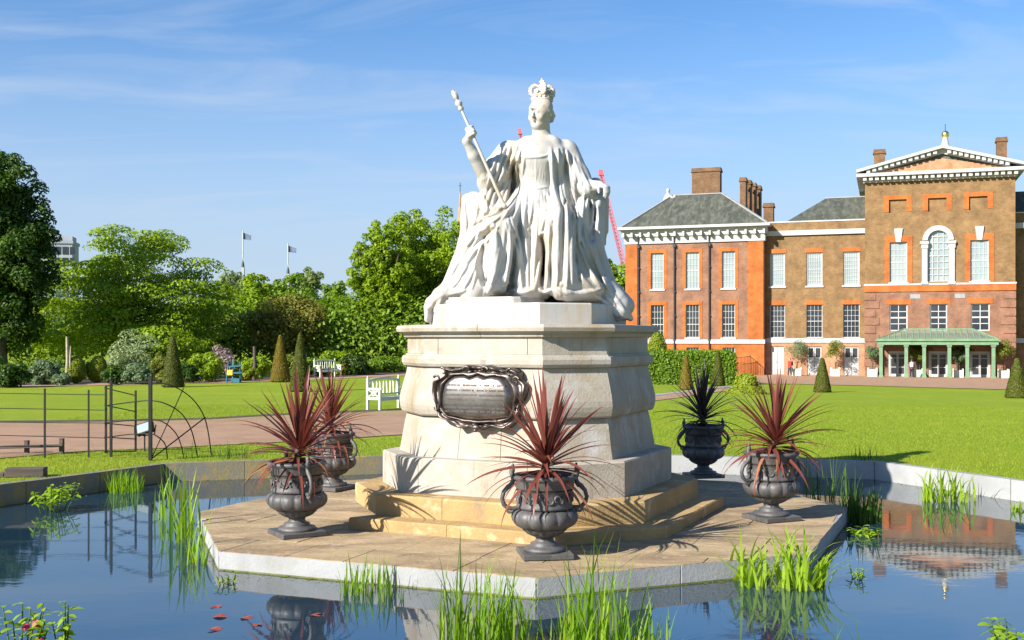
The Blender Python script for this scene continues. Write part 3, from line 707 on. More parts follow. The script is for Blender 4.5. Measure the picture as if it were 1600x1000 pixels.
# hanging pleats: the cloth surface rises and falls along lines running from waist, knees and chair arms to the hem
TOPL = [(716,302),(750,318),(782,332),(800,310),(820,296),(838,294),(856,298),(880,310),(905,325),(930,340)]
BOTL = [(655,492),(704,462),(748,455),(780,452),(806,456),(834,458),(858,455),(888,460),(935,460),(995,494)]
tx = np.array([p[0] for p in TOPL]); ty = np.array([p[1] for p in TOPL]); bx_ = np.array([p[0] for p in BOTL]); by_ = np.array([p[1] for p in BOTL])
PL2 = np.zeros((st.n[0], st.n[2]), np.float32)
def pleat(q): q = q-np.floor(q); return 1-np.abs(2*q-1)**2.2                   # round crest, sharp crease
for k in range(st.n[2]):
    u = np.clip((pyz[k]-ty)/(by_-ty), -.2, 1.2); e_ = u*u*.35+u*.65; xj = tx+(bx_-tx)*e_; xj = np.maximum.accumulate(xj+np.arange(10)*.01)
    s1 = np.interp(pxs, xj, np.linspace(0, 1, 10)); uu = np.interp(pxs, xj, u)
    s1 = s1+.010*np.sin(zl[k]*3.1+s1*9)+.005*np.sin(zl[k]*7+s1*23)
    w1 = s1+.034*np.sin(s1*17)+.014*np.sin(s1*41+1)+.012*np.sin(uu*3.5+s1*11)
    v_ = .76*pleat(w1*9.5)+.24*pleat(w1*23+.3+zl[k]*.25)
    amp = np.clip((uu-.05)/.25, 0, 1)*(.55+.45*np.sin(s1*31+2)**2)
    PL2[:, k] = (v_-.55)*amp
# mantle over the breast and shoulders, sleeve and chair arm drape
def wnd(a, lo, hi, f): return np.clip((a-lo)/f, 0, 1)*np.clip((hi-a)/f, 0, 1)
xr = PXX-.13*(PYY-225); PL3 = (pleat(xr/9.5+.15*np.sin(PYY*.05))-.55)*wnd(xr, 858, 892, 4)*wnd(PYY, 221, 345, 12)*.8
xl_ = PXX+.30*(PYY-225); PL3 += (pleat(xl_/9.0)-.55)*wnd(xl_, 775, 822, 5)*wnd(PYY, 219, 325, 12)*.75
xs_ = PXX-.30*(PYY-240); PL3 += (pleat(xs_/8.0)-.55)*wnd(xs_, 888, 912, 4)*wnd(PYY, 232, 300, 10)*.55
PL3 += (pleat((PXX+.12*(PYY-300))/9.0)-.55)*wnd(PXX, 904, 940, 4)*wnd(PYY, 300, 372, 12)*.8
PL3 += (pleat(PXX/5.0)-.55)*wnd(PXX, 812, 860, 4)*wnd(PYY, 288, 335, 10)*.22
# --- deep valleys first
sv([(756,384),(752,410),(757,444)], [5,9,5]); sv([(764,392),(762,440)], [3,6]); sv([(846,372),(850,395),(845,445)], [4,6,4]); sv([(832,338),(829,370),(828,448)], [2,4,5]); sv([(810,350),(818,390),(822,448)],[2,5,6])
sv([(803,250),(800,285),(789,318)], [4,7,3]); sv([(808,250),(812,278),(803,305)], [3,5,2]); sv([(884,236),(893,280),(902,322)], [2,4,3]); sv([(926,312),(924,345),(926,372)], [5,10,8]); sv([(934,306),(931,340)], [5,6])
sv([(884,310),(879,345),(877,440)], [2,4,4]); sv([(907,380),(922,410),(940,440)], [3,5,3]); sv([(896,370),(900,410),(905,440)], [2,4,3]); sv([(858,250),(862,300)],[2,3]); sv([(868,330),(861,380),(860,450)],[2,4,4])
sv([(735,365),(748,352)], [2,5]); sv([(738,352),(752,346),(768,342)],[2,4,2]); sv([(800,365),(803,400),(798,440)],[2,4,3]); sv([(790,452),(800,447)],[3,6]); sv([(918,350),(938,395),(946,430)],[2,4,2]); sv([(706,430),(725,400),(748,360)],[2,4,2]); sv([(720,452),(735,420),(752,380)],[3,4,2])
# --- ridges
for pts, r in [([(724,300),(721,335),(722,370)],5),([(736,298),(744,322),(738,352)],4),([(752,300),(760,322),(748,345)],4.5),([(745,360),(762,342),(784,326)],6),([(733,372),(752,352),(772,344)],4),
    ([(765,318),(775,330),(786,322)],5),([(768,345),(738,392),(702,448)],7),([(778,358),(757,380),(735,428),(722,455)],6),([(770,352),(775,395),(769,444)],9),([(795,345),(799,390),(791,442)],6),([(790,352),(806,392),(816,450)],5),
    ([(798,340),(815,392),(824,452)],4.5),([(822,296),(819,350),(821,455)],4.5),([(840,330),(836,385),(832,452)],4.5),([(853,385),(843,420),(835,454)],4),([(856,345),(856,400),(852,452)],5),([(862,232),(867,290),(871,350),(868,448)],7),
    ([(874,226),(880,285),(886,350),(884,450)],6),([(888,228),(895,275),(903,325)],6.5),([(898,240),(899,275),(893,315)],5),([(851,300),(849,340),(840,380)],4),([(898,328),(893,390),(893,445)],6),([(904,332),(908,380),(928,430),(946,456)],6),
    ([(907,350),(930,396),(950,445),(970,476)],5.5),([(912,342),(934,385),(944,425)],4),([(888,390),(905,430),(930,455)],5),([(868,452),(888,461),(915,460),(940,452)],6),([(945,452),(966,470),(982,492)],4),([(925,460),(946,472),(962,490),(985,497)],5),
    ([(726,454),(698,460),(677,467),(668,490)],7),([(700,448),(690,466),(682,488)],6),([(716,456),(700,470),(688,478)],5),([(675,470),(667,480),(667,497)],7),
    ([(790,222),(782,240),(778,262)],5),([(797,221),(791,243),(784,268)],5),([(808,222),(803,240),(790,265),(775,284)],6),([(776,238),(768,262),(762,284)],4),([(812,232),(805,262),(797,290),(790,316)],5),([(820,238),(816,262),(812,286)],3.5),
    ([(905,245),(913,270),(925,288)],5),([(898,238),(905,262),(911,285)],5),([(915,300),(912,330),(915,362)],6),([(908,302),(905,335),(908,365)],5),([(921,305),(918,330)],4),([(935,300),(937,340),(943,378)],4),
    ([(740,388),(724,420),(706,448)],5),([(752,382),(745,420),(738,452)],4),([(808,300),(798,325),(785,345)],5),([(815,300),(808,330),(800,350)],3.5),([(846,300),(850,330),(862,350)],4),([(832,300),(830,330),(828,350)],3),([(856,296),(862,320),(872,345)],4),
    ([(733,400),(715,436),(696,456)],4),([(872,360),(874,400),(876,448)],4.5),([(812,372),(812,410),(808,452)],3.5),([(842,452),(850,458),(860,454)],4),([(800,453),(815,458),(830,455)],4),([(940,455),(955,466),(962,480)],4),
    ([(865,455),(880,466),(900,470),(925,463)],3.5),([(775,445),(795,452),(820,452)],3)]:
    fold(pts, r*1.05)
# overhanging cape end on the lap with its deep shadow, and the turned hem at the left
for pts, r in (([(728,382),(746,364),(766,351),(786,338)], 5), ([(738,366),(755,350),(782,333)], 4), ([(745,352),(760,340),(780,328)], 4), ([(722,376),(725,350),(724,318)], 5)): fold(pts, r, .014, -.2)
sv([(736,390),(752,374),(772,362)], [4, 8, 4]); sv([(744,326),(760,336),(776,330)], [2, 4, 2])
# small gathers and embroidery of the dress front
rr_ = random.Random(3)
for k in range(26):
    x0 = 812+rr_.random()*46; y0 = 290+rr_.random()*6; dx = (x0-835)*.7; l_ = rr_.uniform(25, 60)
    fold([(x0, y0), (x0+dx*.4+rr_.uniform(-2, 2), y0+l_*.5), (x0+dx+rr_.uniform(-3, 3), y0+l_)], rr_.uniform(1.3, 2.2), .012)
for k in range(60):
    px, py = rr_.uniform(792, 862), rr_.uniform(305, 375)
    fold([(px, py), (px+rr_.uniform(-5, 5), py+rr_.uniform(3, 9))], rr_.uniform(1.3, 2.4), .012)
# bodice: neckline lace, belt and stomacher
fold([(809,237),(825,242),(848,241),(860,236)], 2.2, .012); fold([(818,288),(838,291),(858,287)], 2.4, .012)
fold([(809,243),(811,262),(818,285)], 2, .012); fold([(838,246),(838,285)], 1.6, .012)
for k in range(10): fold([(820+k*4, 252+3*math.sin(k)), (822+k*4, 283)], 1.0, .01)
# lace at the right elbow
for k in range(7):
    a = k/6; fold([(750+a*24, 285-a*6), (754+a*22, 268-a*4)], 2.4, .015)
# lap cord
fold([(833,292),(838,330),(826,372),(824,400)], 1.8, .012)
REL = HR*(1-np.clip(HV/.05, 0, 1)*.7)-HV+PL2*.026+PL3*.030
REL = (REL*.6+np.roll(REL, 1, 0)*.1+np.roll(REL, -1, 0)*.1+np.roll(REL, 1, 1)*.1+np.roll(REL, -1, 1)*.1)
st.A -= REL[:, None, :].astype(np.float32)
# --- raised hand closed round the sceptre
sc_a, sc_b = S(711,149,-.33), S(788,322,-.42)
sdv = (sc_b-sc_a); hc = sc_a+sdv*.33; ax1 = sdv/np.linalg.norm(sdv)
side_ = np.cross(ax1, (0, 1, 0)); side_ /= np.linalg.norm(side_); frt = np.cross(side_, ax1)
st.ell(hc+np.array((-.012, .035, -.01)), (.05, .045, .062), k=.03); st.cap(S(729,221,-.27), hc+np.array((-.01, .04, -.04)), .045, .045, .03)
for k in range(4):
    c_f = hc+ax1*(-.048+k*.030); rr = .041; pts = []
    for a in np.linspace(-.6, 3.3, 7): pts.append(c_f+side_*(-math.cos(a)*rr*1.05)+frt*(math.sin(a)*rr)*(-1 if frt[1] > 0 else 1))
    st.path(pts, [.0165, .0175, .017, .016, .0155, .0145, .013], .006)
st.path([hc+np.array((.03, .02, -.05)), hc+np.array((.05, -.02, -.02)), hc+np.array((.03, -.055, .01))], [.02, .018, .014], .01)
# --- left hand resting over the arm of the chair
hb = S(937,291,-.10); st.ell(hb+np.array((.035, -.02, -.01)), (.062, .05, .032), k=.03)
for k, (dx, dy) in enumerate(((.0,-.05),(.028,-.045),(.055,-.03),(.078,-.005))):
    L_ = (.13, .15, .145, .12)[k]; b0 = hb+np.array((.035+dx*.7, dy*.9, 0)); st.path([b0, b0+np.array((.015,-.03,-.02)), b0+np.array((.018,-.038,-.02-L_*.45)), b0+np.array((.008,-.03,-.02-L_*.85))], [.019,.018,.0165,.012], .007)
st.path([hb+np.array((.0,-.03,-.01)), hb+np.array((-.02,-.07,-.04)), hb+np.array((-.015,-.08,-.09))], [.02,.017,.013], .01)
# --- head
fa = R(32); fx = np.array((-math.sin(fa), -math.cos(fa), 0)); rt = np.array((-fx[1], fx[0], 0)); rt = np.array((math.cos(fa), -math.sin(fa), 0)); upv = np.array((0, 0, 1.0))
Rm = [list(rt), list(-fx), [0, 0, 1.0]]                           # local x = side, y = back, z = up
HC = S(844, 176, .10)
def hp(x, f, z): return HC+rt*x+fx*f+upv*z
def he(x, f, z, r, k=.02, op='add'): st.ell(hp(x, f, z), r, Rm, k, op)
he(0, -.03, .055, (.132, .158, .145), .03)                         # skull
he(0, .032, -.045, (.118, .112, .162), .05)                        # face
he(0, .075, -.165, (.045, .045, .038), .04)                        # chin
st.cap(hp(-.07, .0, -.13), hp(-.02, .08, -.165), .032, .03, .04); st.cap(hp(.07, .0, -.13), hp(.02, .08, -.165), .032, .03, .04)
st.cap(hp(0, -.05, -.10), hp(0, -.045, -.26), .085, .09, .05)      # neck
he(0, .135, .02, (.075, .02, .016), .03)                           # brow ridge
for s_ in (-1, 1):
    he(s_*.044, .150, -.022, (.019, .009, .009), .012, 'sub'); he(s_*.044, .128, -.024, (.021, .019, .013), .004)
    st.path([hp(s_*.068, .118, -.018), hp(s_*.044, .148, -.008), hp(s_*.022, .142, -.018)], [.004, .006, .004], .006)
    he(s_*.062, .095, -.075, (.035, .038, .035), .035)                # cheek
    he(s_*.132, -.02, -.03, (.014, .026, .040), .012)                 # ear
st.path([hp(0, .140, .0), hp(0, .165, -.04), hp(0, .178, -.072)], [.010, .012, .018], .012)
for s_ in (-1, 1): he(s_*.016, .158, -.076, (.012, .013, .010), .01)
he(0, .147, -.103, (.033, .015, .009), .006); he(0, .146, -.119, (.028, .016, .010), .006)
st.path([hp(-.032, .150, -.111), hp(0, .163, -.110), hp(.032, .150, -.111)], .0045, .004, 'sub')
he(0, .135, -.140, (.02, .02, .008), .012, 'sub')
# hair: parted bands and a bun
for s_ in (-1, 1):
    for q_ in range(4):
        st.path([hp(s_*.015, .120-q_*.03, .095+q_*.012), hp(s_*.085, .085-q_*.03, .055+q_*.01), hp(s_*.128, .015-q_*.03, .0), hp(s_*.118, -.08-q_*.02, -.03)], [.014, .018, .020, .016], .010)
he(0, -.185, -.02, (.07, .06, .075), .02)
for k in range(5): st.path([hp(-.06+k*.03, -.16, .05), hp(-.065+k*.032, -.235, .0), hp(-.05+k*.025, -.21, -.08)], .012, .01)
# necklace and ear drops
st.path([hp(-.085, -.02, -.235), hp(-.05, .05, -.262), hp(0, .075, -.272), hp(.05, .05, -.262), hp(.085, -.02, -.235)], .009, .006)
fig0 = empty('queen_statue', SO); tag(fig0, 'white marble statue of a seated crowned queen with a sceptre, on top of the pedestal', 'statue')
fig = st.mesh('figure', M['marble'], fig0)
# sceptre and crown
mb = MB()
sa_, sb_ = Vector(sc_a), Vector(sc_b); d_ = (sb_-sa_)
mb.tube([sa_+d_*.10, sa_+d_*.5, sb_], [.0165, .019, .021], 10)
mb.build('sceptre_rod', M['marble'], fig0)
mb = MB(); u_ = d_.normalized()
Mrot = Matrix.Translation(sa_) @ (-u_).to_track_quat('Z', 'Y').to_matrix().to_4x4(); mb.M = Mrot
mb.lathe([(.018,-.20),(.028,-.19),(.036,-.17),(.026,-.15),(.030,-.14),(.046,-.115),(.040,-.085),(.022,-.07),(.020,-.06),(.028,-.05),(.036,-.02),(.036,.01),(.030,.04),(.022,.045),(.026,.055),(.012,.065)], n=16, mod=lambda a, k, z: 1+.12*math.sin(a*6))
mb.build('sceptre_head', M['marble'], fig0)
mb = MB(); mb.M = Matrix.Translation(sb_) @ (-u_).to_track_quat('Z', 'Y').to_matrix().to_4x4(); mb.sphere((0, 0, 0), (.03, .03, .035)); mb.build('sceptre_foot', M['marble'], fig0)
M['crownm'] = mat('stained carved marble', (.62,.55,.47), .6, (.36,.28,.22), 14, bump=.004, bs=60)
cb0 = Vector(hp(0, -.045, .155)); tilt = Matrix.Translation(cb0) @ Matrix.Scale(1.02, 4) @ Matrix.Rotation(R(-4), 4, 'X') @ Matrix.Rotation(-fa, 4, 'Z')
mb = MB(); mb.M = tilt; mb.lathe([(.118,-.02),(.128,-.015),(.130,.0),(.122,.006),(.122,.034),(.132,.04),(.132,.052),(.120,.056),(.108,.055),(.105,-.02)], n=36)
for k in range(16): a = k/16*2*math.pi; mb.sphere((.126*math.cos(a), .126*math.sin(a), .02), (.012, .012, .012), 6, 5)
mb.build('crown_band', M['crownm'], fig0)
for k in range(4):
    a = k/4*2*math.pi+math.pi/4; mb = MB(); mb.M = tilt
    mb.tube([((.125+dx)*math.cos(a), (.125+dx)*math.sin(a), z) for dx, z in ((0,.05),(.012,.10),(.004,.14),(-.03,.168),(-.07,.165),(-.105,.145))], [.022,.024,.024,.024,.022,.018], 8)
    for j in range(6):
        dx, z = ((.014,.07),(.018,.10),(.014,.13),(-.012,.162),(-.045,.176),(-.08,.166))[j]
        mb.sphere(((.13+dx)*math.cos(a), (.13+dx)*math.sin(a), z), (.020, .020, .020), 6, 5)
    mb.build('crown_arch', M['crownm'], fig0)
for k in range(8):
    a = k/8*2*math.pi; mb = MB(); mb.M = tilt @ Matrix.Rotation(a, 4, 'Z')
    if k % 2 == 0:
        mb.sphere((.126, 0, .072), (.010, .024, .012), 8, 5); mb.sphere((.127, 0, .09), (.009, .012, .026), 8, 5); mb.sphere((.127, -.022, .092), (.008, .012, .012), 6, 5); mb.sphere((.127, .022, .092), (.008, .012, .012), 6, 5)
    else:
        mb.sphere((.126, 0, .076), (.009, .014, .026), 8, 5); mb.sphere((.126, -.016, .068), (.008, .012, .012), 6, 5); mb.sphere((.126, .016, .068), (.008, .012, .012), 6, 5)
    mb.build('crown_ornament', M['crownm'], fig0)
mb = MB(); mb.M = tilt; mb.sphere((0, 0, .06), (.112, .112, .092), 16, 10); mb.build('crown_cap', M['marble'], fig0)
mb = MB(); mb.M = tilt; mb.sphere((0, 0, .165), (.04, .04, .038)); mb.sphere((0, 0, .225), (.042, .018, .018)); mb.sphere((0, 0, .225), (.018, .018, .044)); mb.sphere((0, 0, .19), (.012, .012, .012)); mb.sphere((0,0,.21),(.014,.014,.014))
mb.build('crown_orb', M['crownm'], fig0)
# footstool slab and chair feet under the robes
mb = MB(); mb.M = Matrix.Rotation(R(-25), 4, 'Z'); mb.prism([(-.62,-.93),(.22,-.93),(.30,-.85),(.30,-.2),(-.62,-.2)], 0, .045); mb.prism([(-.60,-.91),(.21,-.91),(.285,-.84),(.285,-.2),(-.60,-.2)], .047, .075)
mb.build('foot_slab', M['marble'], fig0, bevel=.012)
# ============================================================ FOLIAGE TOOLS
def crown_clumps(c, r, n, fr, seed, shell=.72, flat=1.0, low=-.6):
    g = np.random.RandomState(seed); out = []
    while len(out) < n:
        d = g.normal(size=3); d /= np.linalg.norm(d)
        if d[2] < low: continue
        s_ = shell*g.uniform(.55, 1.12)
        k = fr*g.uniform(.65, 1.25)
        out.append([c[0]+d[0]*r[0]*s_, c[1]+d[1]*r[1]*s_, c[2]+d[2]*r[2]*s_, r[0]*k, r[1]*k, min(r)*k*flat])
    return np.array(out)
def leaf_quads(Pn, Nn, size, g, asp=.62):
    n = len(Pn); a = g.normal(size=(n, 3)); a -= Nn*(a*Nn).sum(1)[:, None]; a /= np.linalg.norm(a, axis=1)[:, None]+1e-9; b = np.cross(Nn, a)
    s_ = (size*g.uniform(.6, 1.35, n))[:, None]; a = a*s_*.5; b = b*s_*.5*asp
    return np.stack([Pn-a, Pn-b+a*.15, Pn+a, Pn+b+a*.15], 1).reshape(-1, 3)
def foliage(name, cl, n, size, m, parent=None, seed=0, out_bias=1.0, jit=.75, fill=.25, zmin=None):
    g = np.random.RandomState(seed+11); wts = (cl[:, 3]*cl[:, 5])**1.0; idx = g.choice(len(cl), n, p=wts/wts.sum())
    d = g.normal(size=(n, 3)); d /= np.linalg.norm(d, axis=1)[:, None]
    low = d[:, 2] < -.35; d[low & (g.rand(n) < .6), 2] *= -1
    rr = np.where(g.rand(n) < fill, g.uniform(.3, .85, n), g.uniform(.82, 1.06, n))[:, None]
    Pn = cl[idx, :3]+d*cl[idx, 3:6]*rr
    Nn = d*out_bias+g.normal(size=(n, 3))*jit*.6+np.array((0, 0, .35)); Nn /= np.linalg.norm(Nn, axis=1)[:, None]
    if zmin is not None: k = Pn[:, 2] > zmin; Pn, Nn = Pn[k], Nn[k]
    return npmesh(name, leaf_quads(Pn, Nn, size, g), 4, m, parent)
def shell_fol(name, prof, n, size, m, parent=None, seed=0, c=(0, 0, 0), wob=.03):
    """tight clipped surface of revolution: prof [(r,z)]"""
    g = np.random.RandomState(seed+3); pr = np.array(prof, float); seg = np.hypot(np.diff(pr[:, 0]), np.diff(pr[:, 1])); w_ = seg*((pr[:-1, 0]+pr[1:, 0])/2+.02); i = g.choice(len(seg), n, p=w_/w_.sum()); t_ = g.rand(n)
    r_ = pr[i, 0]+(pr[i+1, 0]-pr[i, 0])*t_; z = pr[i, 1]+(pr[i+1, 1]-pr[i, 1])*t_; a = g.rand(n)*2*np.pi
    nr = (pr[i+1, 1]-pr[i, 1]); nz = -(pr[i+1, 0]-pr[i, 0]); ln = np.hypot(nr, nz)+1e-9; nr, nz = nr/ln, nz/ln
    r2 = r_*(1+wob*np.sin(a*3+z*2+seed)+wob*.7*np.sin(a*7-z*5))+g.normal(size=n)*size*.25
    Pn = np.stack([c[0]+r2*np.cos(a), c[1]+r2*np.sin(a), c[2]+z], 1); Nn = np.stack([nr*np.cos(a), nr*np.sin(a), nz], 1)+g.normal(size=(n, 3))*.45; Nn /= np.linalg.norm(Nn, axis=1)[:, None]
    return npmesh(name, leaf_quads(Pn, Nn, size, g), 4, m, parent)
def limbs(name, base_r, h, spread, seed, parent, m=None, nl=6, c0=(0, 0), fork=.35):
    r_ = random.Random(seed); mb = MB(); top = h*.9
    tr = [(c0[0], c0[1], -.1), (c0[0]+r_.uniform(-.1, .1), c0[1], h*.25), (c0[0]+r_.uniform(-.3, .3), c0[1]+r_.uniform(-.2, .2), h*.6), (c0[0]+r_.uniform(-.4, .4), c0[1], top)]
    mb.tube(tr, [base_r*1.25, base_r, base_r*.6, base_r*.2], 9)
    for k in range(nl):
        a = k*2.4+r_.random(); z0 = h*(fork+.35*k/nl); e = h*(.55+.4*r_.random()); l_ = spread*r_.uniform(.5, .85)
        p0 = Vector((c0[0], c0[1], z0)); p2 = Vector((c0[0]+l_*math.cos(a), c0[1]+l_*math.sin(a), e)); p1 = (p0+p2)/2+Vector((0, 0, -h*.06))
        mb.tube([p0, p1, p2], [base_r*.45, base_r*.3, base_r*.1], 6)
    return mb.build(name, m or M['bark'], parent)
def tree(label, px, Y, top_py, bot_py, half_px, mkey, n=14000, leaf=.34, nclump=40, fr=.30, seed=0, cat='tree', group=None, name='tree', flat=1.0, ry=None, trunk=True, shell=.75, low=-.6, z0=None, shell0=0):
    b = onground(px, Y)
    if z0 is not None: b.z = z0
    s_ = F/Y; zt_ = CZ-(top_py-HZ)/s_-b.z; zb = CZ-(bot_py-HZ)/s_-b.z; rx = half_px/s_; rz = (zt_-zb)/2
    e = empty(name, b); tag(e, label, cat, group)
    cl = crown_clumps((0, 0, zb+rz), (rx, ry or rx*.85, rz), nclump, fr, seed, shell, flat, low)
    if shell0: cl = np.concatenate([cl, crown_clumps((0, 0, zb+rz), (rx, rx*.85, rz), nclump//2, fr*1.3, seed+1, .5, flat, -1)])
    foliage('crown', cl, n, leaf, M[mkey], e, seed)
    if trunk: limbs('trunk', max(.12, .03*zt_), zt_*.85, rx, seed, e)
    return e
# ============================================================ PALACE
TH = R(-19); P0 = Vector((40, 100, 0)); ud = Vector((math.cos(TH), math.sin(TH))); vd = Vector((-math.sin(TH), math.cos(TH)))
GB = -1.33                                                      # ground level at the palace
pal = empty('palace', (P0.x, P0.y, GB), TH); tag(pal, 'long brick palace with a white cornice, sash windows and a pedimented centre block', 'palace')
def lu(px, py, v=0.0):
    """pixel -> (u, w) on the plane at depth v behind the main front, in palace coordinates"""
    t_ = (px-800)/F; Y = (v+P0.x*vd.x+P0.y*vd.y)/(t_*vd.x+vd.y); X = t_*Y
    return ((X-P0.x)*ud.x+(Y-P0.y)*ud.y, CZ-(py-HZ)/F*Y-GB)
def U(px, v=0): return lu(px, 500, v)[0]
def W(px, py, v=0): return lu(px, py, v)[1]
def wall(name, u0, u1, w0, w1, v, m, ops=(), rev=.22, back=None):
    """front wall with real openings (u0,u1,w0,w1) and reveals"""
    us = sorted(set([u0, u1]+[o[0] for o in ops]+[o[1] for o in ops])); ws = sorted(set([w0, w1]+[o[2] for o in ops]+[o[3] for o in ops])); mb = MB()
    us = [x for x in us if u0 <= x <= u1]; ws = [x for x in ws if w0 <= x <= w1]
    for a, b_ in zip(us[:-1], us[1:]):
        for c, d in zip(ws[:-1], ws[1:]):
            mu, mw = (a+b_)/2, (c+d)/2
            if any(o[0] < mu < o[1] and o[2] < mw < o[3] for o in ops): continue
            mb.add([(a,v,c),(b_,v,c),(b_,v,d),(a,v,d)], [(0,1,2,3)])
    for (a, b_, c, d) in ops:
        if a < u0-.01 or b_ > u1+.01 or c < w0-.01 or d > w1+.01: continue
        e = v+rev; mb.add([(a,v,c),(a,e,c),(a,e,d),(a,v,d)], [(0,1,2,3)]); mb.add([(b_,v,c),(b_,v,d),(b_,e,d),(b_,e,c)], [(0,1,2,3)])
        mb.add([(a,v,c),(b_,v,c),(b_,e,c),(a,e,c)], [(0,1,2,3)]); mb.add([(a,v,d),(a,e,d),(b_,e,d),(b_,v,d)], [(0,1,2,3)])
    me = mb.mesh(name, m); return link(name, me, pal)
def window(a, b_, c, d, v, nc, nr, gm, fw=.07, bw=.035, sill=True, sash=True, name='window'):
    e = v+.13; mb = MB()
    mb.box(a, a+fw, e, e+.08, c, d); mb.box(b_-fw, b_, e, e+.08, c, d); mb.box(a+fw, b_-fw, e, e+.08, d-fw, d); mb.box(a+fw, b_-fw, e, e+.08, c, c+fw)
    for i in range(1, nc):
        x = a+fw+(b_-a-2*fw)*i/nc; mb.box(x-bw/2, x+bw/2, e+.02, e+.06, c+fw, d-fw)
    for j in range(1, nr):
        z = c+fw+(d-c-2*fw)*j/nr; h = bw/2 if not (sash and j == nr//2) else bw; mb.box(a+fw, b_-fw, e+.022, e+.062, z-h, z+h)
    wf = mb.build(name, M['white'], pal)
    MB().box(a+fw*.5, b_-fw*.5, e+.065, e+.10, c+fw*.5, d-fw*.5).build('glass', gm, wf)
    if sill: MB().box(a-.12, b_+.12, v-.10, v+.14, c-.16, c-.002).build('sill', M['white'], wf)
    return wf
def box_part(name, m, *a, bevel=0): return MB().box(*a).build(name, m, pal, bevel=bevel)
def surround(a, b_, c, d, v, s_=.32, m=None, top=.36):
    m = m or M['brickO']; mb = MB(); mb.box(a-s_, a-.002, v-.035, v+.05, c, d); mb.box(b_+.002, b_+s_, v-.035, v+.05, c, d)
    mb.box(a-s_, b_+s_, v-.035, v+.05, d+.002, d+top); mb.build('brick_surround', m, pal)
# ---- left pavilion (front plane v=0)
v = 0.0; ua, ub = U(977), U(1194); wt = W(1085, 379)
rows = [(395, 451, 4, 6), (477, 527, 4, 5)]
WIN = [(1017, 1037), (1071.5, 1092.5), (1128, 1148.5)]
zt = [(W(1085,451), W(1085,394)), (W(1085,527.5), W(1085,476))]
sb0, sb1 = W(1110,537), W(1110,530.5)
ops = [(U(a), U(b_), c, d) for a, b_ in WIN for c, d in zt]
wall('pavilion_wall', ua, ub, sb1, wt, v, M['brickR'], ops)
gz0, gz1 = W(1110,575), W(1110,543)
gops = [(U(a+1), U(b_), gz0, gz1) for a, b_ in WIN]
wall('pavilion_base_wall', ua, ub, 0, sb0, v, M['brickO'], gops)
for a, b_, c, d in ops:
    up_ = c > 5; window(a, b_, c, d, v, 4 if up_ else 4, 6 if up_ else 5, M['blind'] if up_ else M['glassdark'])
    surround(a, b_, c-.02, d, v)
for a, b_, c, d in gops: window(a, b_, c, d, v, 4, 4, M['glassdark'])
box_part('string_course', M['white'], ua-.08, ub+.08, v-.12, v+.1, sb0+.003, sb1-.003)
for a, b_ in ((978, 996), (1168.5, 1193)):
    box_part('brick_pilaster', M['brickO'], U(a), U(b_), v-.09, v-.002, sb1, wt-.003)
DEP = 11.0
MB().box(ua+.002, ub-.002, v+.3, v+DEP, 0, wt).build('pavilion_block', M['brickR'], pal)
MB().add([(ub,v,0),(ub,v+.3,0),(ub,v+.3,wt),(ub,v,wt)], [(0,1,2,3)]).build('pavilion_return', M['brickO'], pal)
MB().add([(ua,v,0),(ua,v+.3,0),(ua,v+.3,wt),(ua,v,wt)], [(3,2,1,0)]).build('pavilion_return', M['brickO'], pal)
ct = W(1085, 353)
box_part('frieze', M['white'], ua-.10, ub+.10, v-.16, v+DEP+.1, wt, W(1085, 368))
box_part('cornice', M['white'], ua-.62, ub+.62, v-.92, v+DEP+.5, W(1085,357)+.002, ct)
mb_me = None
nb = 17
for i in range(nb):
    u_ = ua-.05+(ub-ua+.1)*i/(nb-1)
    if mb_me is None:
        o = MB().box(-.10, .10, -.80, -.162, 0, .44).build('bracket', M['white'], pal); mb_me = o.data
    else: o = link('bracket', mb_me, pal)
    o.location = (u_, v, W(1085, 368)-.05)
box_part('bracket_band', M['white'], ua-.30, ub+.30, v-.32, v+DEP+.3, W(1085,368)+.002, W(1085,357))
# hipped roof
r0, r1 = ct+.01, W(1085, 304, 5)
hip = 5.2
u_l, u_r = U(1052, 5.5), U(1129, 5.5)
mb = MB(); A4 = [(ua-.35,v-.4,r0),(ub+.35,v-.4,r0),(ub+.35,v+DEP+.3,r0),(ua-.35,v+DEP+.3,r0)]; R2 = [(u_l,v+hip,r1),(u_r,v+hip,r1),(u_r,v+hip+.8,r1),(u_l,v+hip+.8,r1)]
mb.loops([A4, R2]); mb.build('slate_roof', M['slate'], pal)
mb = MB()
for a, b_ in ((A4[0], R2[0]), (A4[1], R2[1]), (R2[0], R2[1])): mb.bar(Vector(a)+Vector((0,0,.05)), Vector(b_)+Vector((0,0,.05)), .22, .12)
mb.build('roof_flashing', M['kerb'], pal)
for px in (998, 1054, 1108.5):
    u_ = U(px); mb = MB(); mb.tube([(u_, v-.14, .3), (u_, v-.14, wt-.1), (u_+.0, v-.34, W(1085,366))], .075, 8); mb.box(u_-.14, u_+.14, v-.30, v-.06, wt-.42, wt-.12)
    for k in range(5): mb.box(u_-.12, u_+.12, v-.2, v-.09, 1+2.4*k, 1.12+2.4*k)
    mb.build('downpipe', M['pipe'], pal)
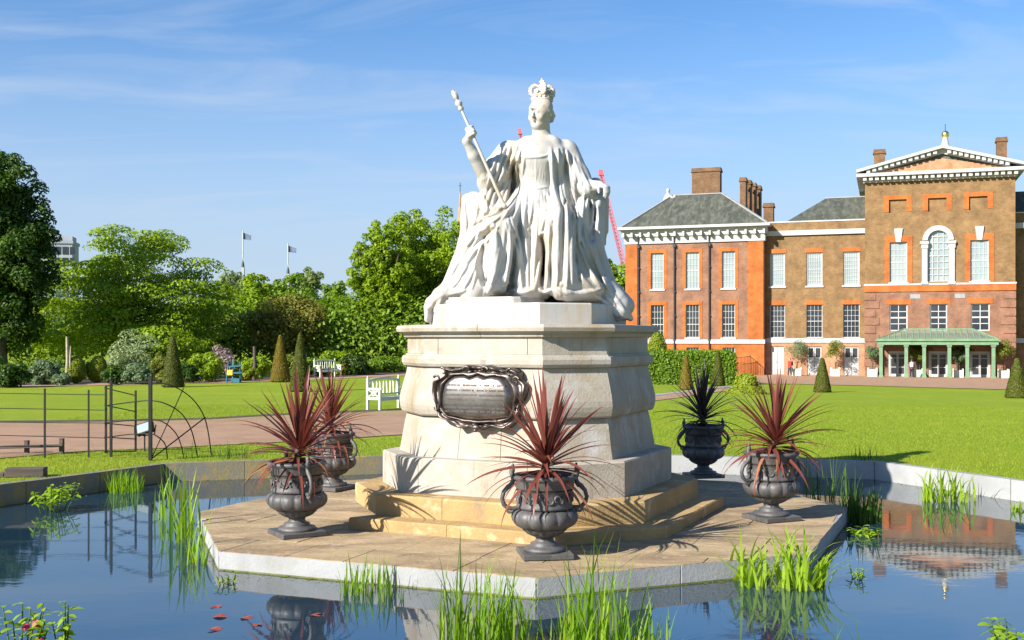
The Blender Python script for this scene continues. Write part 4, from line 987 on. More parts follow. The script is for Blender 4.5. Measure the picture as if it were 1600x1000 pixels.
def chimney(px0, px1, pyt, pyb, v, depth, pots=0, m=None):
    a, b_ = U(px0, v), U(px1, v); top = W((px0+px1)/2, pyt, v); bot = W((px0+px1)/2, pyb+14, v); mb = MB()
    mb.box(a, b_, v, v+depth, bot, top-.42); mb.box(a-.10, b_+.10, v-.10, v+depth+.10, top-.42, top-.25); mb.box(a-.04, b_+.04, v-.04, v+depth+.04, top-.25, top)
    o = mb.build('chimney', m or M['brickC'], pal)
    for k in range(pots):
        MB().lathe([(.13,0),(.14,.05),(.11,.25),(.12,.42),(.09,.42)], (a+(b_-a)*(k+.5)/pots, v+depth/2, top), 10).build('chimney_pot', M['brickO'], o)
    return o
chimney(1081, 1125, 262, 304, 7.5, 1.3)
for k in range(4): chimney(1156+k*7.6, 1163.5+k*7.6+4*(k == 0)*0+1.6, 277+k*4.2, 335, 6.5+k*2.6, 1.5)
chimney(1193, 1208, 317, 345, 4.0, 1.2)
# white figure group on the roof edge
rs = SDF((-1.2, -.6, -.1), (1.2, .6, 2.9), .05)
for a, b_, ra, rb in (((-.3,0,0),(-.3,0,1.1),.36,.28),((-.3,0,1.1),(-.28,0,1.7),.3,.24),((-.28,0,2.1),(-.28,0,2.2),.2,.2),((-.5,-.1,1.6),(-.7,-.2,1.1),.12,.1),((-.1,-.1,1.6),(.25,-.2,1.35),.12,.1),((.3,0,0),(.3,0,.7),.32,.25),((.3,0,.7),(.35,0,1.15),.25,.2),((.4,0,1.45),(.4,0,1.5),.17,.17),((.6,0,0),(.75,0,.45),.2,.12)):
    rs.cap(a, b_, ra, rb, .1)
o = rs.mesh('roof_statue_group', M['marble'], pal); o.location = (U(1048, 5), 5, W(1048, 330, 5)); 
# ---- middle range (set back)
v = 1.0; ma, mb_ = ub, U(1352, 1.0); mt = W(1270, 345, v)
wall_t = W(1270, 367, v); s0_, s1_ = W(1270, 535.5, v), W(1270, 528.5, v)
MW = [(1203, 1226.5), (1260, 1285), (1317.5, 1343)]
mz_ = [(W(1270, 446.5, v), W(1270, 394.5, v)), (W(1270, 527.5, v), W(1270, 476, v))]
ops = [(U(a, v), U(b_, v), c, d) for a, b_ in MW for c, d in mz_]
wall('middle_wall', ma-1, mb_, s1_, wall_t, v, M['brickY'], ops)
dz_ = W(1270, 541.5, v); dops = [(U(a+1, v), U(b_-1, v), .12, dz_) for a, b_ in MW]
wall('middle_base_wall', ma-1, mb_, 0, s0_, v, M['brickP'], dops)
for a, b_, c, d in ops:
    up_ = c > 5; window(a, b_, c, d, v, 6 if up_ else 4, 8 if up_ else 6, M['blind'] if up_ else M['glassdark'], fw=.12 if up_ else .06, bw=.03)
    box_part('brick_lintel', M['brickO'], a-.12, b_+.12, v-.03, v+.05, d+.003, d+.42)
for i, (a, b_, c, d) in enumerate(dops):                        # paired white doors with glazed tops
    mid = (a+b_)/2
    for x0, x1 in ((a+.03, mid-.015), (mid+.015, b_-.03)):
        mb = MB(); top = d-.05; gb = c+(d-c)*(.62 if i else .99)
        mb.box(x0, x0+.1, v+.10, v+.16, c, top); mb.box(x1-.1, x1, v+.10, v+.16, c, top); mb.box(x0+.1, x1-.1, v+.10, v+.16, c, gb)
        if i: mb.box(x0+.1, x1-.1, v+.10, v+.16, top-.1, top)
        mb.box(x0+.16, x1-.16, v+.085, v+.10, c+.25, c+1.0)
        dr = mb.build('door_leaf', M['white'], pal)
        if i: MB().box(x0+.1, x1-.1, v+.13, v+.15, gb, top-.1).build('glass', M['glassdark'], dr)
        MB().sphere(((x1-.12) if x0 == a+.03 else (x0+.12), v+.06, c+1.2), (.04, .04, .04), 8, 6).build('door_knob', M['iron'], dr)
box_part('string_course', M['white'], ma+.003, mb_+.05, v-.10, v+.1, s0_+.003, s1_-.003)
box_part('plinth_band', M['white'], ma+.003, mb_, v-.05, v+.05, 0, .16) if False else None
box_part('white_band', M['white'], ma+.003, mb_-.003, v-.22, v+.2, wall_t+.002, W(1270, 359.5, v))
box_part('parapet', M['brickY'], ma+.003, mb_-.003, v-.02, v+.3, W(1270,359.5,v)+.002, mt-.1)
box_part('coping', M['white'], ma+.003, mb_-.003, v-.07, v+.36, mt-.098, mt+.03)
MB().box(ma+.003, mb_-.003, v+.32, v+9, 0, mt-.3).build('middle_block', M['brickY'], pal)
vr = 6.0; mb = MB(); rz0, rz1 = mt-.3, W(1300, 311, vr+3)
mb.loops([[(U(1222,vr),v+1.2,rz0),(mb_+.2,v+1.2,rz0),(mb_+.2,v+14,rz0),(U(1222,vr),v+14,rz0)], [(U(1290,vr+3),v+7.5,rz1),(mb_+.2,v+7.5,rz1),(mb_+.2,v+8.5,rz1),(U(1290,vr+3),v+8.5,rz1)]]); mb.build('slate_roof', M['slate'], pal)
box_part('ridge_flashing', M['kerb'], U(1290,vr+3), mb_, v+7.4, v+8.6, rz1+.002, rz1+.12)
# ---- central block with pediment
v = 0.0; ca_, cb_ = U(1351.5), U(1586.5); X0 = 1470
bw0, bw1 = W(X0, 455), W(X0, 445); et = W(X0, 281)
CW = [(1390, 1417.5), (1516, 1545)]
uz = (W(X0,440), W(X0,376.5)); lz = (W(X0,517), W(X0,475)); bz = (W(X0,330), W(X0,309))
aw = (U(1449), U(1482.5)); az_ = (W(X0,440), W(X0,376)); arc_r = (aw[1]-aw[0])/2; arc_c = ((aw[0]+aw[1])/2, W(X0,375))
BW = [(1389, 1416.5), (1450, 1479), (1514, 1543)]; LW = [(1390, 1418), (1453, 1480), (1517, 1546.5)]
ops = [(U(a), U(b_), *uz) for a, b_ in CW]+[(U(a), U(b_), *bz) for a, b_ in BW]
# the arched opening: rectangle with spandrels filled back in
atop = arc_c[1]+arc_r; arch_op = (aw[0], aw[1], az_[0], atop)
wall('block_upper_wall', ca_, cb_, bw1, et, v, M['brickY'], ops+[arch_op], rev=.25)
mb = MB(); na = 18                                              # spandrels
for s_ in (0, 1):
    cx_ = aw[0] if s_ == 0 else aw[1]
    for k in range(na//2):
        a1, a2 = math.pi-(k/na)*math.pi, math.pi-((k+1)/na)*math.pi
        if s_: a1, a2 = math.pi-a1, math.pi-a2
        mb.add([(cx_, v+.002, atop), (arc_c[0]+arc_r*math.cos(a1), v+.002, arc_c[1]+arc_r*math.sin(a1)), (arc_c[0]+arc_r*math.cos(a2), v+.002, arc_c[1]+arc_r*math.sin(a2))], [(0,1,2)])
mb.build('arch_spandrel', M['brickY'], pal)
def arcring(r0_, r1_, va, vb, c, nseg=24):
    L = []
    for k in range(nseg+1):
        a = math.pi*k/nseg; L.append([(c[0]+r*math.cos(a), y_, c[1]+r*math.sin(a)) for r, y_ in ((r0_,va),(r1_,va),(r1_,vb),(r0_,vb))])
    return MB().loops(L)
arcring(arc_r-.02, arc_r+.42, v-.12, v+.2, arc_c).build('arch_moulding', M['white'], pal)
# arched window
mb = MB(); e = v+.15
for k in range(1, 4):
    x = aw[0]+(aw[1]-aw[0])*k/4; h_ = math.sqrt(max(0, arc_r**2-(x-arc_c[0])**2)); mb.box(x-.03, x+.03, e, e+.05, az_[0], arc_c[1]+h_-.02)
for k in range(0, 8):
    z = az_[0]+.05+(arc_c[1]-az_[0])*k/6.5
    hw_ = arc_r if z < arc_c[1] else math.sqrt(max(0, arc_r**2-(z-arc_c[1])**2))
    if hw_ > .1: mb.box(arc_c[0]-hw_+.02, arc_c[0]+hw_-.02, e+.003, e+.053, z-.03*(2 if k == 4 else 1), z+.03)
wf = mb.build('arched_window', M['white'], pal)
g_ = [(arc_c[0]+arc_r*math.cos(math.pi*k/20), e+.08, arc_c[1]+arc_r*math.sin(math.pi*k/20)) for k in range(21)]+[(aw[0], e+.08, az_[0]), (aw[1], e+.08, az_[0])]
MB().add(g_, [tuple(range(len(g_)))]).build('glass', M['blind'], wf)
for a, b_ in ((U(1440.5), aw[0]-.003), (aw[1]+.003, U(1491.5))):
    mb = MB(); mb.box(a, b_, v-.16, v+.2, az_[0], arc_c[1]-.75); mb.box(a-.08, b_+.08, v-.22, v+.2, az_[0]-.22, az_[0]-.002); mb.box(a-.06, b_+.06, v-.22, v+.2, arc_c[1]-.748, arc_c[1]-.35); mb.box(a-.18, b_+.12, v-.30, v+.2, arc_c[1]-.348, arc_c[1]-.1); mb.build('stone_pilaster', M['white'], pal)
for a, b_ in CW:
    a, b_ = U(a), U(b_); window(a, b_, *uz, v, 4, 6, M['blind'], fw=.08, bw=.04)
    mb = MB(); mb.box(a-.45, a-.002, v-.04, v+.05, uz[0]-.1, uz[1]); mb.box(b_+.002, b_+.45, v-.04, v+.05, uz[0]-.1, uz[1]); mb.box(a-.45, b_+.45, v-.04, v+.05, uz[1]+.002, uz[1]+.6); mb.build('brick_surround', M['brickO'], pal)
    m_ = (a+b_)/2; mb = MB(); mb.loops([[(m_-.22,v-.12,uz[1]+.003),(m_+.22,v-.12,uz[1]+.003),(m_+.22,v,uz[1]+.003),(m_-.22,v,uz[1]+.003)],[(m_-.38,v-.16,uz[1]+1.25),(m_+.38,v-.16,uz[1]+1.25),(m_+.38,v,uz[1]+1.25),(m_-.38,v,uz[1]+1.25)]]); mb.build('keystone', M['white'], pal)
for a, b_ in BW:
    a, b_ = U(a), U(b_); MB().box(a, b_, v+.18, v+.3, bz[0], bz[1]).build('blind_window', M['brickY'], pal)
    mb = MB(); s_ = .46; mb.box(a-s_, a-.002, v-.04, v+.05, bz[0]+.1, bz[1]); mb.box(b_+.002, b_+s_, v-.04, v+.05, bz[0]+.1, bz[1]); mb.box(a-s_, b_+s_, v-.04, v+.05, bz[1]+.002, bz[1]+.38); mb.build('brick_surround', M['brickO'], pal)
ddz = W(X0, 549); DW = [(1388, 1417), (1451, 1482), (1515, 1547)]
lops = [(U(a), U(b_), *lz) for a, b_ in LW]+[(U(a), U(b_), .02, ddz) for a, b_ in DW]
wall('block_lower_wall', ca_, cb_, 0, bw0, v, M['brickR'], lops)
for a, b_ in LW:
    a, b_ = U(a), U(b_); window(a, b_, *lz, v, 2, 4, M['glassdark'], fw=.10, bw=.07, sill=False)
    box_part('brick_lintel', M['brickO'], a-.30, b_+.30, v-.03, v+.05, lz[1]+.003, lz[1]+.5)
for a, b_ in DW:
    a, b_ = U(a), U(b_); m_ = (a+b_)/2; fr2 = MB(); fr2.box(a, a+.16, v+.05, v+.2, .02, ddz); fr2.box(b_-.16, b_, v+.05, v+.2, .02, ddz); fr2.box(a+.16, b_-.16, v+.05, v+.2, ddz-.2, ddz); fo = fr2.build('door_frame', M['white'], pal)
    for x0, x1 in ((a+.17, m_-.01), (m_+.01, b_-.17)):
        mb = MB(); mb.box(x0, x0+.07, v+.10, v+.15, .04, ddz-.21); mb.box(x1-.07, x1, v+.10, v+.15, .04, ddz-.21)
        for z in (.04, .9, 1.75, ddz-.3): mb.box(x0+.07, x1-.07, v+.10, v+.15, z, z+.06+(.2 if z < .1 else 0))
        dl = mb.build('glazed_door', M['white'], pal); MB().box(x0+.05, x1-.05, v+.152, v+.17, .1, ddz-.25).build('glass', M['glassdark'], dl)
box_part('brick_band', M['brickO'], ca_-.06, cb_+.06, v-.10, v+.1, bw0+.003, bw1-.003)
box_part('band_capping', M['white'], ca_-.10, cb_+.10, v-.14, v+.1, bw1, bw1+.16)
for px in (1430, 1500): box_part('stone_tablet', M['kerb'], U(px-8), U(px+8), v-.03, v+.05, bw0-.65, bw0-.25)
for k in range(9):                                              # rusticated corner blocks
    for s_ in (0, 1):
        w0_ = bw0-.75-k*.78; ln = 1.25 if k % 2 else .95
        a_, b_2 = (ca_, ca_+ln) if s_ == 0 else (cb_-ln, cb_)
        if w0_ > 0: box_part('quoin', M['brickR'], a_-.05 if s_ == 0 else a_, b_2 if s_ == 0 else b_2+.05, v-.07, v+.05, w0_, w0_+.66)
MB().box(ca_+.002, cb_-.002, v+.32, v+13, 0, et+.3).build('block_body', M['brickY'], pal)
for u_, s_ in ((ca_, 1), (cb_, 0)):
    q = [(u_,v,0),(u_,v+.32,0),(u_,v+.32,et),(u_,v,et)]; MB().add(q if s_ == 0 else q[::-1], [(0,1,2,3)]).build('block_return', M['brickY'], pal)
c0_, c1_ = ca_-.75, cb_+.75; ch0, ch1 = et+.50, et+.80
box_part('cornice', M['white'], c0_, c1_, v-.85, v+13.5, ch0, ch1)
box_part('cornice_bed', M['white'], ca_-.15, cb_+.15, v-.2, v+13.2, et, ch0-.002)
dent = MB().box(-.16, .16, -.66, -.202, -.34, -.004).mesh('dentil', M['white'])
nd = 25
for i in range(nd): link('dentil', dent, pal, (ca_+(cb_-ca_)*i/(nd-1), v, ch0))
apu, apw = U(1472), W(1472, 227, -.6)
mb = MB(); mb.add([(ca_+.2, v-.05, ch1), (cb_-.2, v-.05, ch1), (apu, v-.05, apw-1.1)], [(0,1,2)]); mb.build('tympanum', M['brickP'], pal)
mb = MB(); mb.loops([[(c0_+.3,v-.05,ch1),(c1_-.3,v-.05,ch1),(apu,v-.05,apw-.5)], [(c0_+.3,v+13,ch1),(c1_-.3,v+13,ch1),(apu,v+13,apw-.5)]]); o = mb.build('pediment_roof', M['slate'], pal); o.location.y = .06
for s_ in (0, 1):
    A_ = Vector((c0_ if s_ == 0 else c1_, 0, ch1+.02)); B_ = Vector((apu, 0, apw)); dn = Vector((0, 0, -1)); d_ = (B_-A_)
    L = [[(p.x, v-.85, p.z), (p.x, v+13, p.z), (p.x, v+13, p.z-.26), (p.x, v-.85, p.z-.26)] for p in (A_+Vector((0,0,.36)), B_)]
    MB().loops(L).build('raking_cornice', M['white'], pal)
    L = [[(p.x, v-.25, p.z-.262), (p.x, v+.3, p.z-.262), (p.x, v+.3, p.z-.70), (p.x, v-.25, p.z-.70)] for p in (A_+Vector((1.2*(1 if s_ == 0 else -1),0,.36+1.2*abs(d_.z/d_.x))), B_)]
    MB().loops(L).build('raking_frieze', M['white'], pal)
    for i in range(1, 14):
        p = A_+d_*(i/14.2)+Vector((0, 0, .36*(1-i/14.2))); 
        if abs(p.x-A_.x) > 1.0: link('dentil', dent, pal, (p.x, v-.01, p.z-.26))
# lantern with gilded ball
lx, lw_ = U(1477, 6), W(1477, 226, 6)
mb = MB(); mb.lathe([(.9,-1.2),(.85,-.5),(.55,-.3),(.35,0),(.30,.3),(.22,.55),(.26,.62),(.2,.66)], (lx, 6, lw_), 16); fn = mb.build('roof_finial', M['white'], pal)
MB().sphere((lx, 6, lw_+.98), (.36, .36, .36), 14, 10).build('gilded_ball', M['gold'], fn)
MB().tube([(lx, 6, lw_+1.3), (lx, 6, lw_+2.0)], .03, 5).build('finial_rod', M['iron'], fn)
chimney(1365.5, 1383, 233, 268, 4.5, 1.0); chimney(1557.5, 1573.5, 214, 252, 5.5, 1.0)
# ---- right wing
v = 1.6; ra_, rb_ = cb_, cb_+24; rt0 = W(1592, 357, v)
rops = [(ra_+1.6+k*3.4, ra_+3.1+k*3.4, c, d) for k in range(6) for c, d in mz_]
wall('wing_wall', ra_, rb_, 0, rt0, v, M['brickY'], rops)
for a, b_, c, d in rops[:6]: window(a, b_, c, d, v, 4, 6, M['blind'] if c > 5 else M['glassdark'])
box_part('white_band', M['white'], ra_+.003, rb_, v-.25, v+.2, rt0+.002, rt0+.5); box_part('string_course', M['white'], ra_+.003, rb_, v-.10, v+.1, s0_+.003, s1_)
box_part('parapet', M['brickY'], ra_+.003, rb_, v-.02, v+.3, rt0+.502, rt0+1.4); box_part('coping', M['white'], ra_+.003, rb_, v-.07, v+.36, rt0+1.402, rt0+1.5)
MB().box(ra_+.003, rb_, v+.32, v+12, 0, rt0+.8).build('wing_block', M['brickY'], pal)
MB().loops([[(ra_,v+1,rt0+1.2),(rb_,v+1,rt0+1.2),(rb_,v+12,rt0+1.2),(ra_,v+12,rt0+1.2)],[(ra_,v+5,rt0+4),(rb_,v+5,rt0+4),(rb_,v+7,rt0+4),(ra_,v+7,rt0+4)]]).build('slate_roof', M['slate'], pal)
# ---- glazed garden porch in front of the block
v = -2.6; pa, pb = U(1375.5, v), U(1555.5, v); ph = W(1465, 531, v); pr = W(1465, 514, v+1.3)
cols = [1376.5, 1416, 1444, 1483.5, 1511.5, 1552.5]
for px in cols:
    u_ = U(px, v); mb = MB(); mb.box(u_-.20, u_+.20, v, v+.4, 0, .25); mb.box(u_-.15, u_+.15, v+.05, v+.35, .25, ph-.62); mb.box(u_-.21, u_+.21, v-.02, v+.42, ph-.62, ph-.45); mb.build('porch_column', M['green'], pal)
for u_ in (pa, pb):
    mb = MB(); mb.box(u_-.12, u_+.12, -.4, -.05, 0, ph-.45); mb.box(u_-.1, u_+.1, v+.4, -.05, ph-.44, ph-.25); mb.build('porch_pilaster', M['green'], pal)
mb = MB(); mb.box(pa-.25, pb+.25, v-.06, v+.45, ph-.448, ph-.12); mb.box(pa-.38, pb+.38, v-.2, -.05, ph-.118, ph); mb.build('porch_beam', M['green'], pal)
ra2, rb2 = U(1412, v+1.3), U(1521, v+1.3); ridge_v = v+1.9
E4 = [(pa-.3, v-.12), (pb+.3, v-.12)]
mb = MB(); nbars = 20
for k in range(nbars+1):
    t_ = k/nbars; a = Vector((E4[0][0]+(E4[1][0]-E4[0][0])*t_, v-.12, ph+.06)); 
    bx = clamp(a.x, ra2, rb2)
    if a.x < ra2: f = (a.x-E4[0][0])/(ra2-E4[0][0])
    elif a.x > rb2: f = (E4[1][0]-a.x)/(E4[1][0]-rb2)
    else: f = 1
    b_ = Vector((a.x, v-.12+(ridge_v-v+.12)*f, ph+.06+(pr-ph-.06)*f))
    if f > .03: mb.bar(a, b_, .07, .07)
mb.bar((ra2, ridge_v, pr), (rb2, ridge_v, pr), .12, .12); mb.bar((E4[0][0], v-.12, ph+.05), (E4[1][0], v-.12, ph+.05), .12, .12)
mb.bar((E4[0][0], v-.12, ph+.05), (ra2, ridge_v, pr), .1, .1); mb.bar((E4[1][0], v-.12, ph+.05), (rb2, ridge_v, pr), .1, .1)
mb.bar((E4[0][0], -.1, ph+.05), (ra2, ridge_v, pr), .1, .1); mb.bar((E4[1][0], -.1, ph+.05), (rb2, ridge_v, pr), .1, .1)
rf_ = mb.build('porch_roof_frame', M['green'], pal)
gm = bpy.data.materials.new('porch roof glass'); gm.use_nodes = True; pb_ = gm.node_tree.nodes['Principled BSDF']; pb_.inputs['Base Color'].default_value = (.25,.30,.24,1); pb_.inputs['Roughness'].default_value = .12; pb_.inputs['Alpha'].default_value = .45
A4 = [(E4[0][0],v-.12,ph+.03),(E4[1][0],v-.12,ph+.03),(E4[1][0],-.06,ph+.03),(E4[0][0],-.06,ph+.03)]; R4 = [(ra2,ridge_v,pr-.04),(rb2,ridge_v,pr-.04)]
MB().add(A4+R4, [(0,1,5,4),(1,2,5),(2,3,4,5),(3,0,4)]).build('roof_glass', gm, rf_)
# stair rail by the pavilion
sr = MB(); v = -.9; a0, a1 = U(1172, v), U(1191, v)
for k in range(8):
    t_ = k/7; u_ = a0+(a1-a0)*t_; sr.tube([(u_, v, 0), (u_, v, 1.9-1.0*t_)], .02, 4)
sr.tube([(a0, v, 1.9), (a1, v, .9)], .03, 5); sr.tube([(a0, v, 0), (a0, v, 2.0)], .04, 5); sr.tube([(U(1150,v), v, 1.7), (a0, v, 1.9)], .025, 4)
for k in range(10): u_ = U(1150, v)+(a0-U(1150, v))*k/10; sr.tube([(u_, v, .1), (u_, v, 1.72+.02*k)], .018, 4)
sr.build('stair_railing', M['iron'], pal)
def palpt(u_, v_, w_=0): p = P0.to_2d()+ud*u_+vd*v_; return Vector((p.x, p.y, GB+w_))
# shrubs in planters along the palace front
def planter_tree(px, v_, h, cr_, label, seed):
    loc = palpt(U(px, v_), v_); t_ = empty('planter_tree', loc, TH); tag(t_, label, 'potted tree', 'clipped trees in pale planters before the palace')
    mb = MB(); mb.box(-.42,.42,-.42,.42,0,.72)
    for x in (-.38, .38):
        for y in (-.38, .38): mb.box(x-.06, x+.06, y-.06, y+.06, 0, .86)
    mb.box(-.45,.45,-.45,.45,.60,.70); mb.build('planter', M['bench'], t_)
    MB().tube([(0,0,.6),(.03,.02,h-cr_)], [.06,.05], 7).build('trunk', M['bark'], t_)
    cl_ = crown_clumps((0,0,h), (cr_*1.15,cr_*1.15,cr_*1.1), 16, .42, seed); foliage('crown', cl_, 2400, .11, M['fol_olive'] if seed % 2 else M['fol_blue'], t_, seed=seed)
# ============================================================ TREES AND BORDER
def far_mass(name, label, px0, px1, Y, top0, top1, n, leaf, mkey, seed):
    g = np.random.RandomState(seed); k = 46; cl = []
    for i in range(k):
        px = px0+(px1-px0)*(i+g.rand())/k; top = top0+(top1-top0)*i/k+g.uniform(-6, 22); s_ = F/Y
        h = CZ-(top-HZ)/s_; r_ = g.uniform(2.5, 5); c = onground(px, Y)
        for q in range(3):
            z = max(h-r_*(1+q*1.2), c.z+r_*.6); cl.append([c.x+g.uniform(-3, 3), Y+g.uniform(-4, 6), z, r_, r_, r_*.9])
    o = foliage(name, np.array(cl), n, leaf, M[mkey], seed=seed); tag(o, label, kind='stuff'); return o
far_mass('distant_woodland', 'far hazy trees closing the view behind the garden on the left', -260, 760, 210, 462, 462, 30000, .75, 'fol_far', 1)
far_mass('woodland_understory', 'dark dense undergrowth behind the planted border on the left', -200, 760, 104, 520, 520, 34000, .42, 'fol_mid', 2)
far_mass('palace_side_woodland', 'green trees closing the gap between pedestal and palace', 880, 1060, 150, 430, 440, 9000, .5, 'fol_mid', 4)
tree('very large dark green tree at the left edge of the photo', -2, 82, 226, 590, 90, 'fol_dark', n=80000, leaf=.29, nclump=240, fr=.19, seed=5, shell0=1, shell=.82, low=-.95)
tree('dark tree partly cut off by the left edge, behind the largest dark tree', -110, 90, 260, 585, 80, 'fol_dark', n=9000, leaf=.42, nclump=40, fr=.3, seed=6, low=-.9)
# layered spreading tree
b = onground(205, 92); e = empty('layered_tree', b); tag(e, 'broad bright green tree with layered horizontal branches, right of the tall dark tree', 'tree')
g = np.random.RandomState(12); cl = []; s_ = F/92
for k in range(170):
    t_ = g.rand()**.8; py = 362+t_*190; hw = 40+95*min(1, t_*1.9)**.8; px = 200+g.uniform(-1, 1)*hw+(18 if t_ < .5 else 0)*g.rand()
    z = CZ-(py-HZ)/s_-b.z; rr_2 = g.uniform(.9, 1.9); cl.append([(px-205)/s_, g.uniform(-1, 1)*5.5*(.4+t_), z, rr_2*1.25, rr_2*1.25, rr_2*.42])
foliage('crown', np.array(cl), 60000, .25, M['fol_bright'], e, 12); limbs('trunk', .32, 9, 6.5, 12, e, nl=12)
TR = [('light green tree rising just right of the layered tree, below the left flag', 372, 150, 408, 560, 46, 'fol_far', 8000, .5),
      ('rounded green tree between the two flagpoles', 425, 165, 420, 560, 40, 'fol_mid', 7000, .55),
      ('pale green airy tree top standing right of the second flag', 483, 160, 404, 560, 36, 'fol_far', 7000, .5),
      ('darker rounded tree just left of the great tree behind the pedestal', 524, 150, 424, 560, 38, 'fol_mid', 7000, .5),
      ('bushy green tree standing directly behind the left flagpole foot', 398, 140, 412, 560, 40, 'fol_bright', 9000, .42),
      ('round topped green tree behind the brownish tree, below the right flag', 462, 142, 420, 560, 42, 'fol_mid', 9000, .42),
      ('small green tree filling the gap under the left flagpole', 330, 130, 440, 570, 40, 'fol_mid', 7000, .42),
      ('brownish green spreading tree in front of the woodland, behind the two clipped cones', 448, 100, 458, 575, 78, 'fol_brown', 15000, .30),
      ('low olive green tree left of the brownish tree', 350, 104, 478, 580, 42, 'fol_olive', 8000, .33),
      ('great bright green tree left of the statue, its crown reaching to the ground', 668, 112, 322, 572, 108, 'fol_bright', 95000, .30),
      ('lower lobe of bright green foliage in front of the great tree, left of the pedestal', 598, 104, 340, 570, 58, 'fol_bright', 45000, .28),
      ('green tree showing between the statue robes and the palace corner', 962, 135, 378, 570, 46, 'fol_bright', 14000, .42),
      ('tree hidden mostly by the statue, right of the great tree', 790, 125, 400, 570, 75, 'fol_mid', 9000, .5)]
for i, (lb, px, Y, tp, bp, hw, mk, n_, lf) in enumerate(TR):
    big_ = n_ > 20000
    tree(lb, px, Y, tp, bp, hw, mk, n=n_, leaf=lf, nclump=330 if big_ else 60, fr=.125 if big_ else .24, seed=20+i, low=-.85 if big_ else -.5, shell=.86 if big_ else .75, shell0=1)
# shrubs of the border: (label, px, py_base, top, half width, material)
SH = [('rounded yellow green clipped ball left of its twin', 118, 601, 557, 15, 'fol_box', 'ball'), ('rounded yellow green clipped ball right of its twin', 151, 600, 555, 16, 'fol_box', 'ball'),
      ('pale creamy flowering shrub behind the clipped balls', 205, 597, 513, 44, 'fol_pale', 's'), ('blue green shrub at the left end of the border', 72, 603, 562, 26, 'fol_blue', 's'),
      ('low grey purple lavender clump beside the clipped cone', 212, 602, 570, 30, 'fol_blue', 's'), ('bright green low shrub right of the clipped cone', 318, 598, 550, 30, 'fol_bright', 's'),
      ('pink blossom shrub behind the blue frame', 343, 592, 536, 24, 'fol_pink', 's'), ('dark low shrub at the far left of the border', 18, 607, 565, 30, 'fol_dark', 's'),
      ('green leafy shrub behind the left dark shrub', -15, 604, 545, 28, 'fol_mid', 's'), ('mid green shrub between the blue green shrub and the clipped balls', 92, 600, 552, 16, 'fol_mid', 's'),
      ('bushy green shrub left of the first leaning cone', 400, 595, 557, 20, 'fol_bright', 's'), ('yellow green fern like clump under the brown tree', 385, 597, 572, 16, 'fol_box', 's'),
      ('olive shrub left of the tall clipped cone', 250, 599, 548, 22, 'fol_olive', 's'), ('dark green shrub right of the far bench', 548, 588, 552, 24, 'fol_dark', 's'),
      ('mid green shrub close to the pedestal on the left', 600, 584, 556, 26, 'fol_mid', 's'), ('deep green shrub in the middle of the border right of the bench', 575, 587, 562, 20, 'fol_mid', 's'),
      ('bright shrub behind the far bench', 520, 588, 545, 28, 'fol_bright', 's'), ('dark leafy mound right of the clipped balls', 178, 602, 572, 18, 'fol_dark', 's'), ('dark mound right of the tall cone', 296, 600, 566, 18, 'fol_dark', 's'),
      ('green mound hidden half behind the pedestal', 636, 582, 560, 20, 'fol_mid', 's'), ('small blue green tuft left of the twin balls', 96, 604, 584, 14, 'fol_blue', 's'),
      ('golden olive shrub right of the first leaning cone', 455, 592, 556, 22, 'fol_olive', 's'), ('dark shrub behind the leaning cones', 495, 590, 560, 22, 'fol_dark', 's')]
for i, (lb, px, pb2, tp, hw, mk, kd) in enumerate(SH):
    b = G(px, pb2-1.5); s_ = F/b.y; h = (pb2-tp)/s_; r_ = hw/s_; e = empty('clipped_ball' if kd == 'ball' else 'border_shrub', b); tag(e, lb, 'shrub')
    if kd == 'ball':
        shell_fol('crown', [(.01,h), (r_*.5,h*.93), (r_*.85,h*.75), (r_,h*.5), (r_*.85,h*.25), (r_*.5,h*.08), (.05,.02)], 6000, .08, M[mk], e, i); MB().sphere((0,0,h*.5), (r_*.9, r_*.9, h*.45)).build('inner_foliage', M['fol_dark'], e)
    else:
        cl = crown_clumps((0, 0, h*.42), (r_*1.1, r_*.9, h*.56), 26, .34, 70+i, low=-.95); foliage('crown', cl, 4200, .15, M[mk], e, 70+i)
        limbs('stem', .05, h*.7, r_*.7, i, e, nl=5, fork=.1)
g = np.random.RandomState(31); cl = []
for k in range(170):
    px = g.uniform(-60, 650); a = np.interp(px, [p[0] for p in far], [p[1] for p in far]); b = G(px, a-g.uniform(3.2, 9)); r_ = g.uniform(.35, .8); cl.append([b.x, b.y, b.z+r_*.5, r_*1.3, r_, r_*g.uniform(.7, 1.2)])
cl = np.array(cl)
for mk, lb, i0 in (('fol_mid', 'mixed low green planting filling the border bed', 0), ('fol_dark', 'darker low planting between the border shrubs', 1)):
    o = foliage('border_planting', cl[i0::2], 15000, .15, M[mk], seed=40+i0); tag(o, lb, kind='stuff')
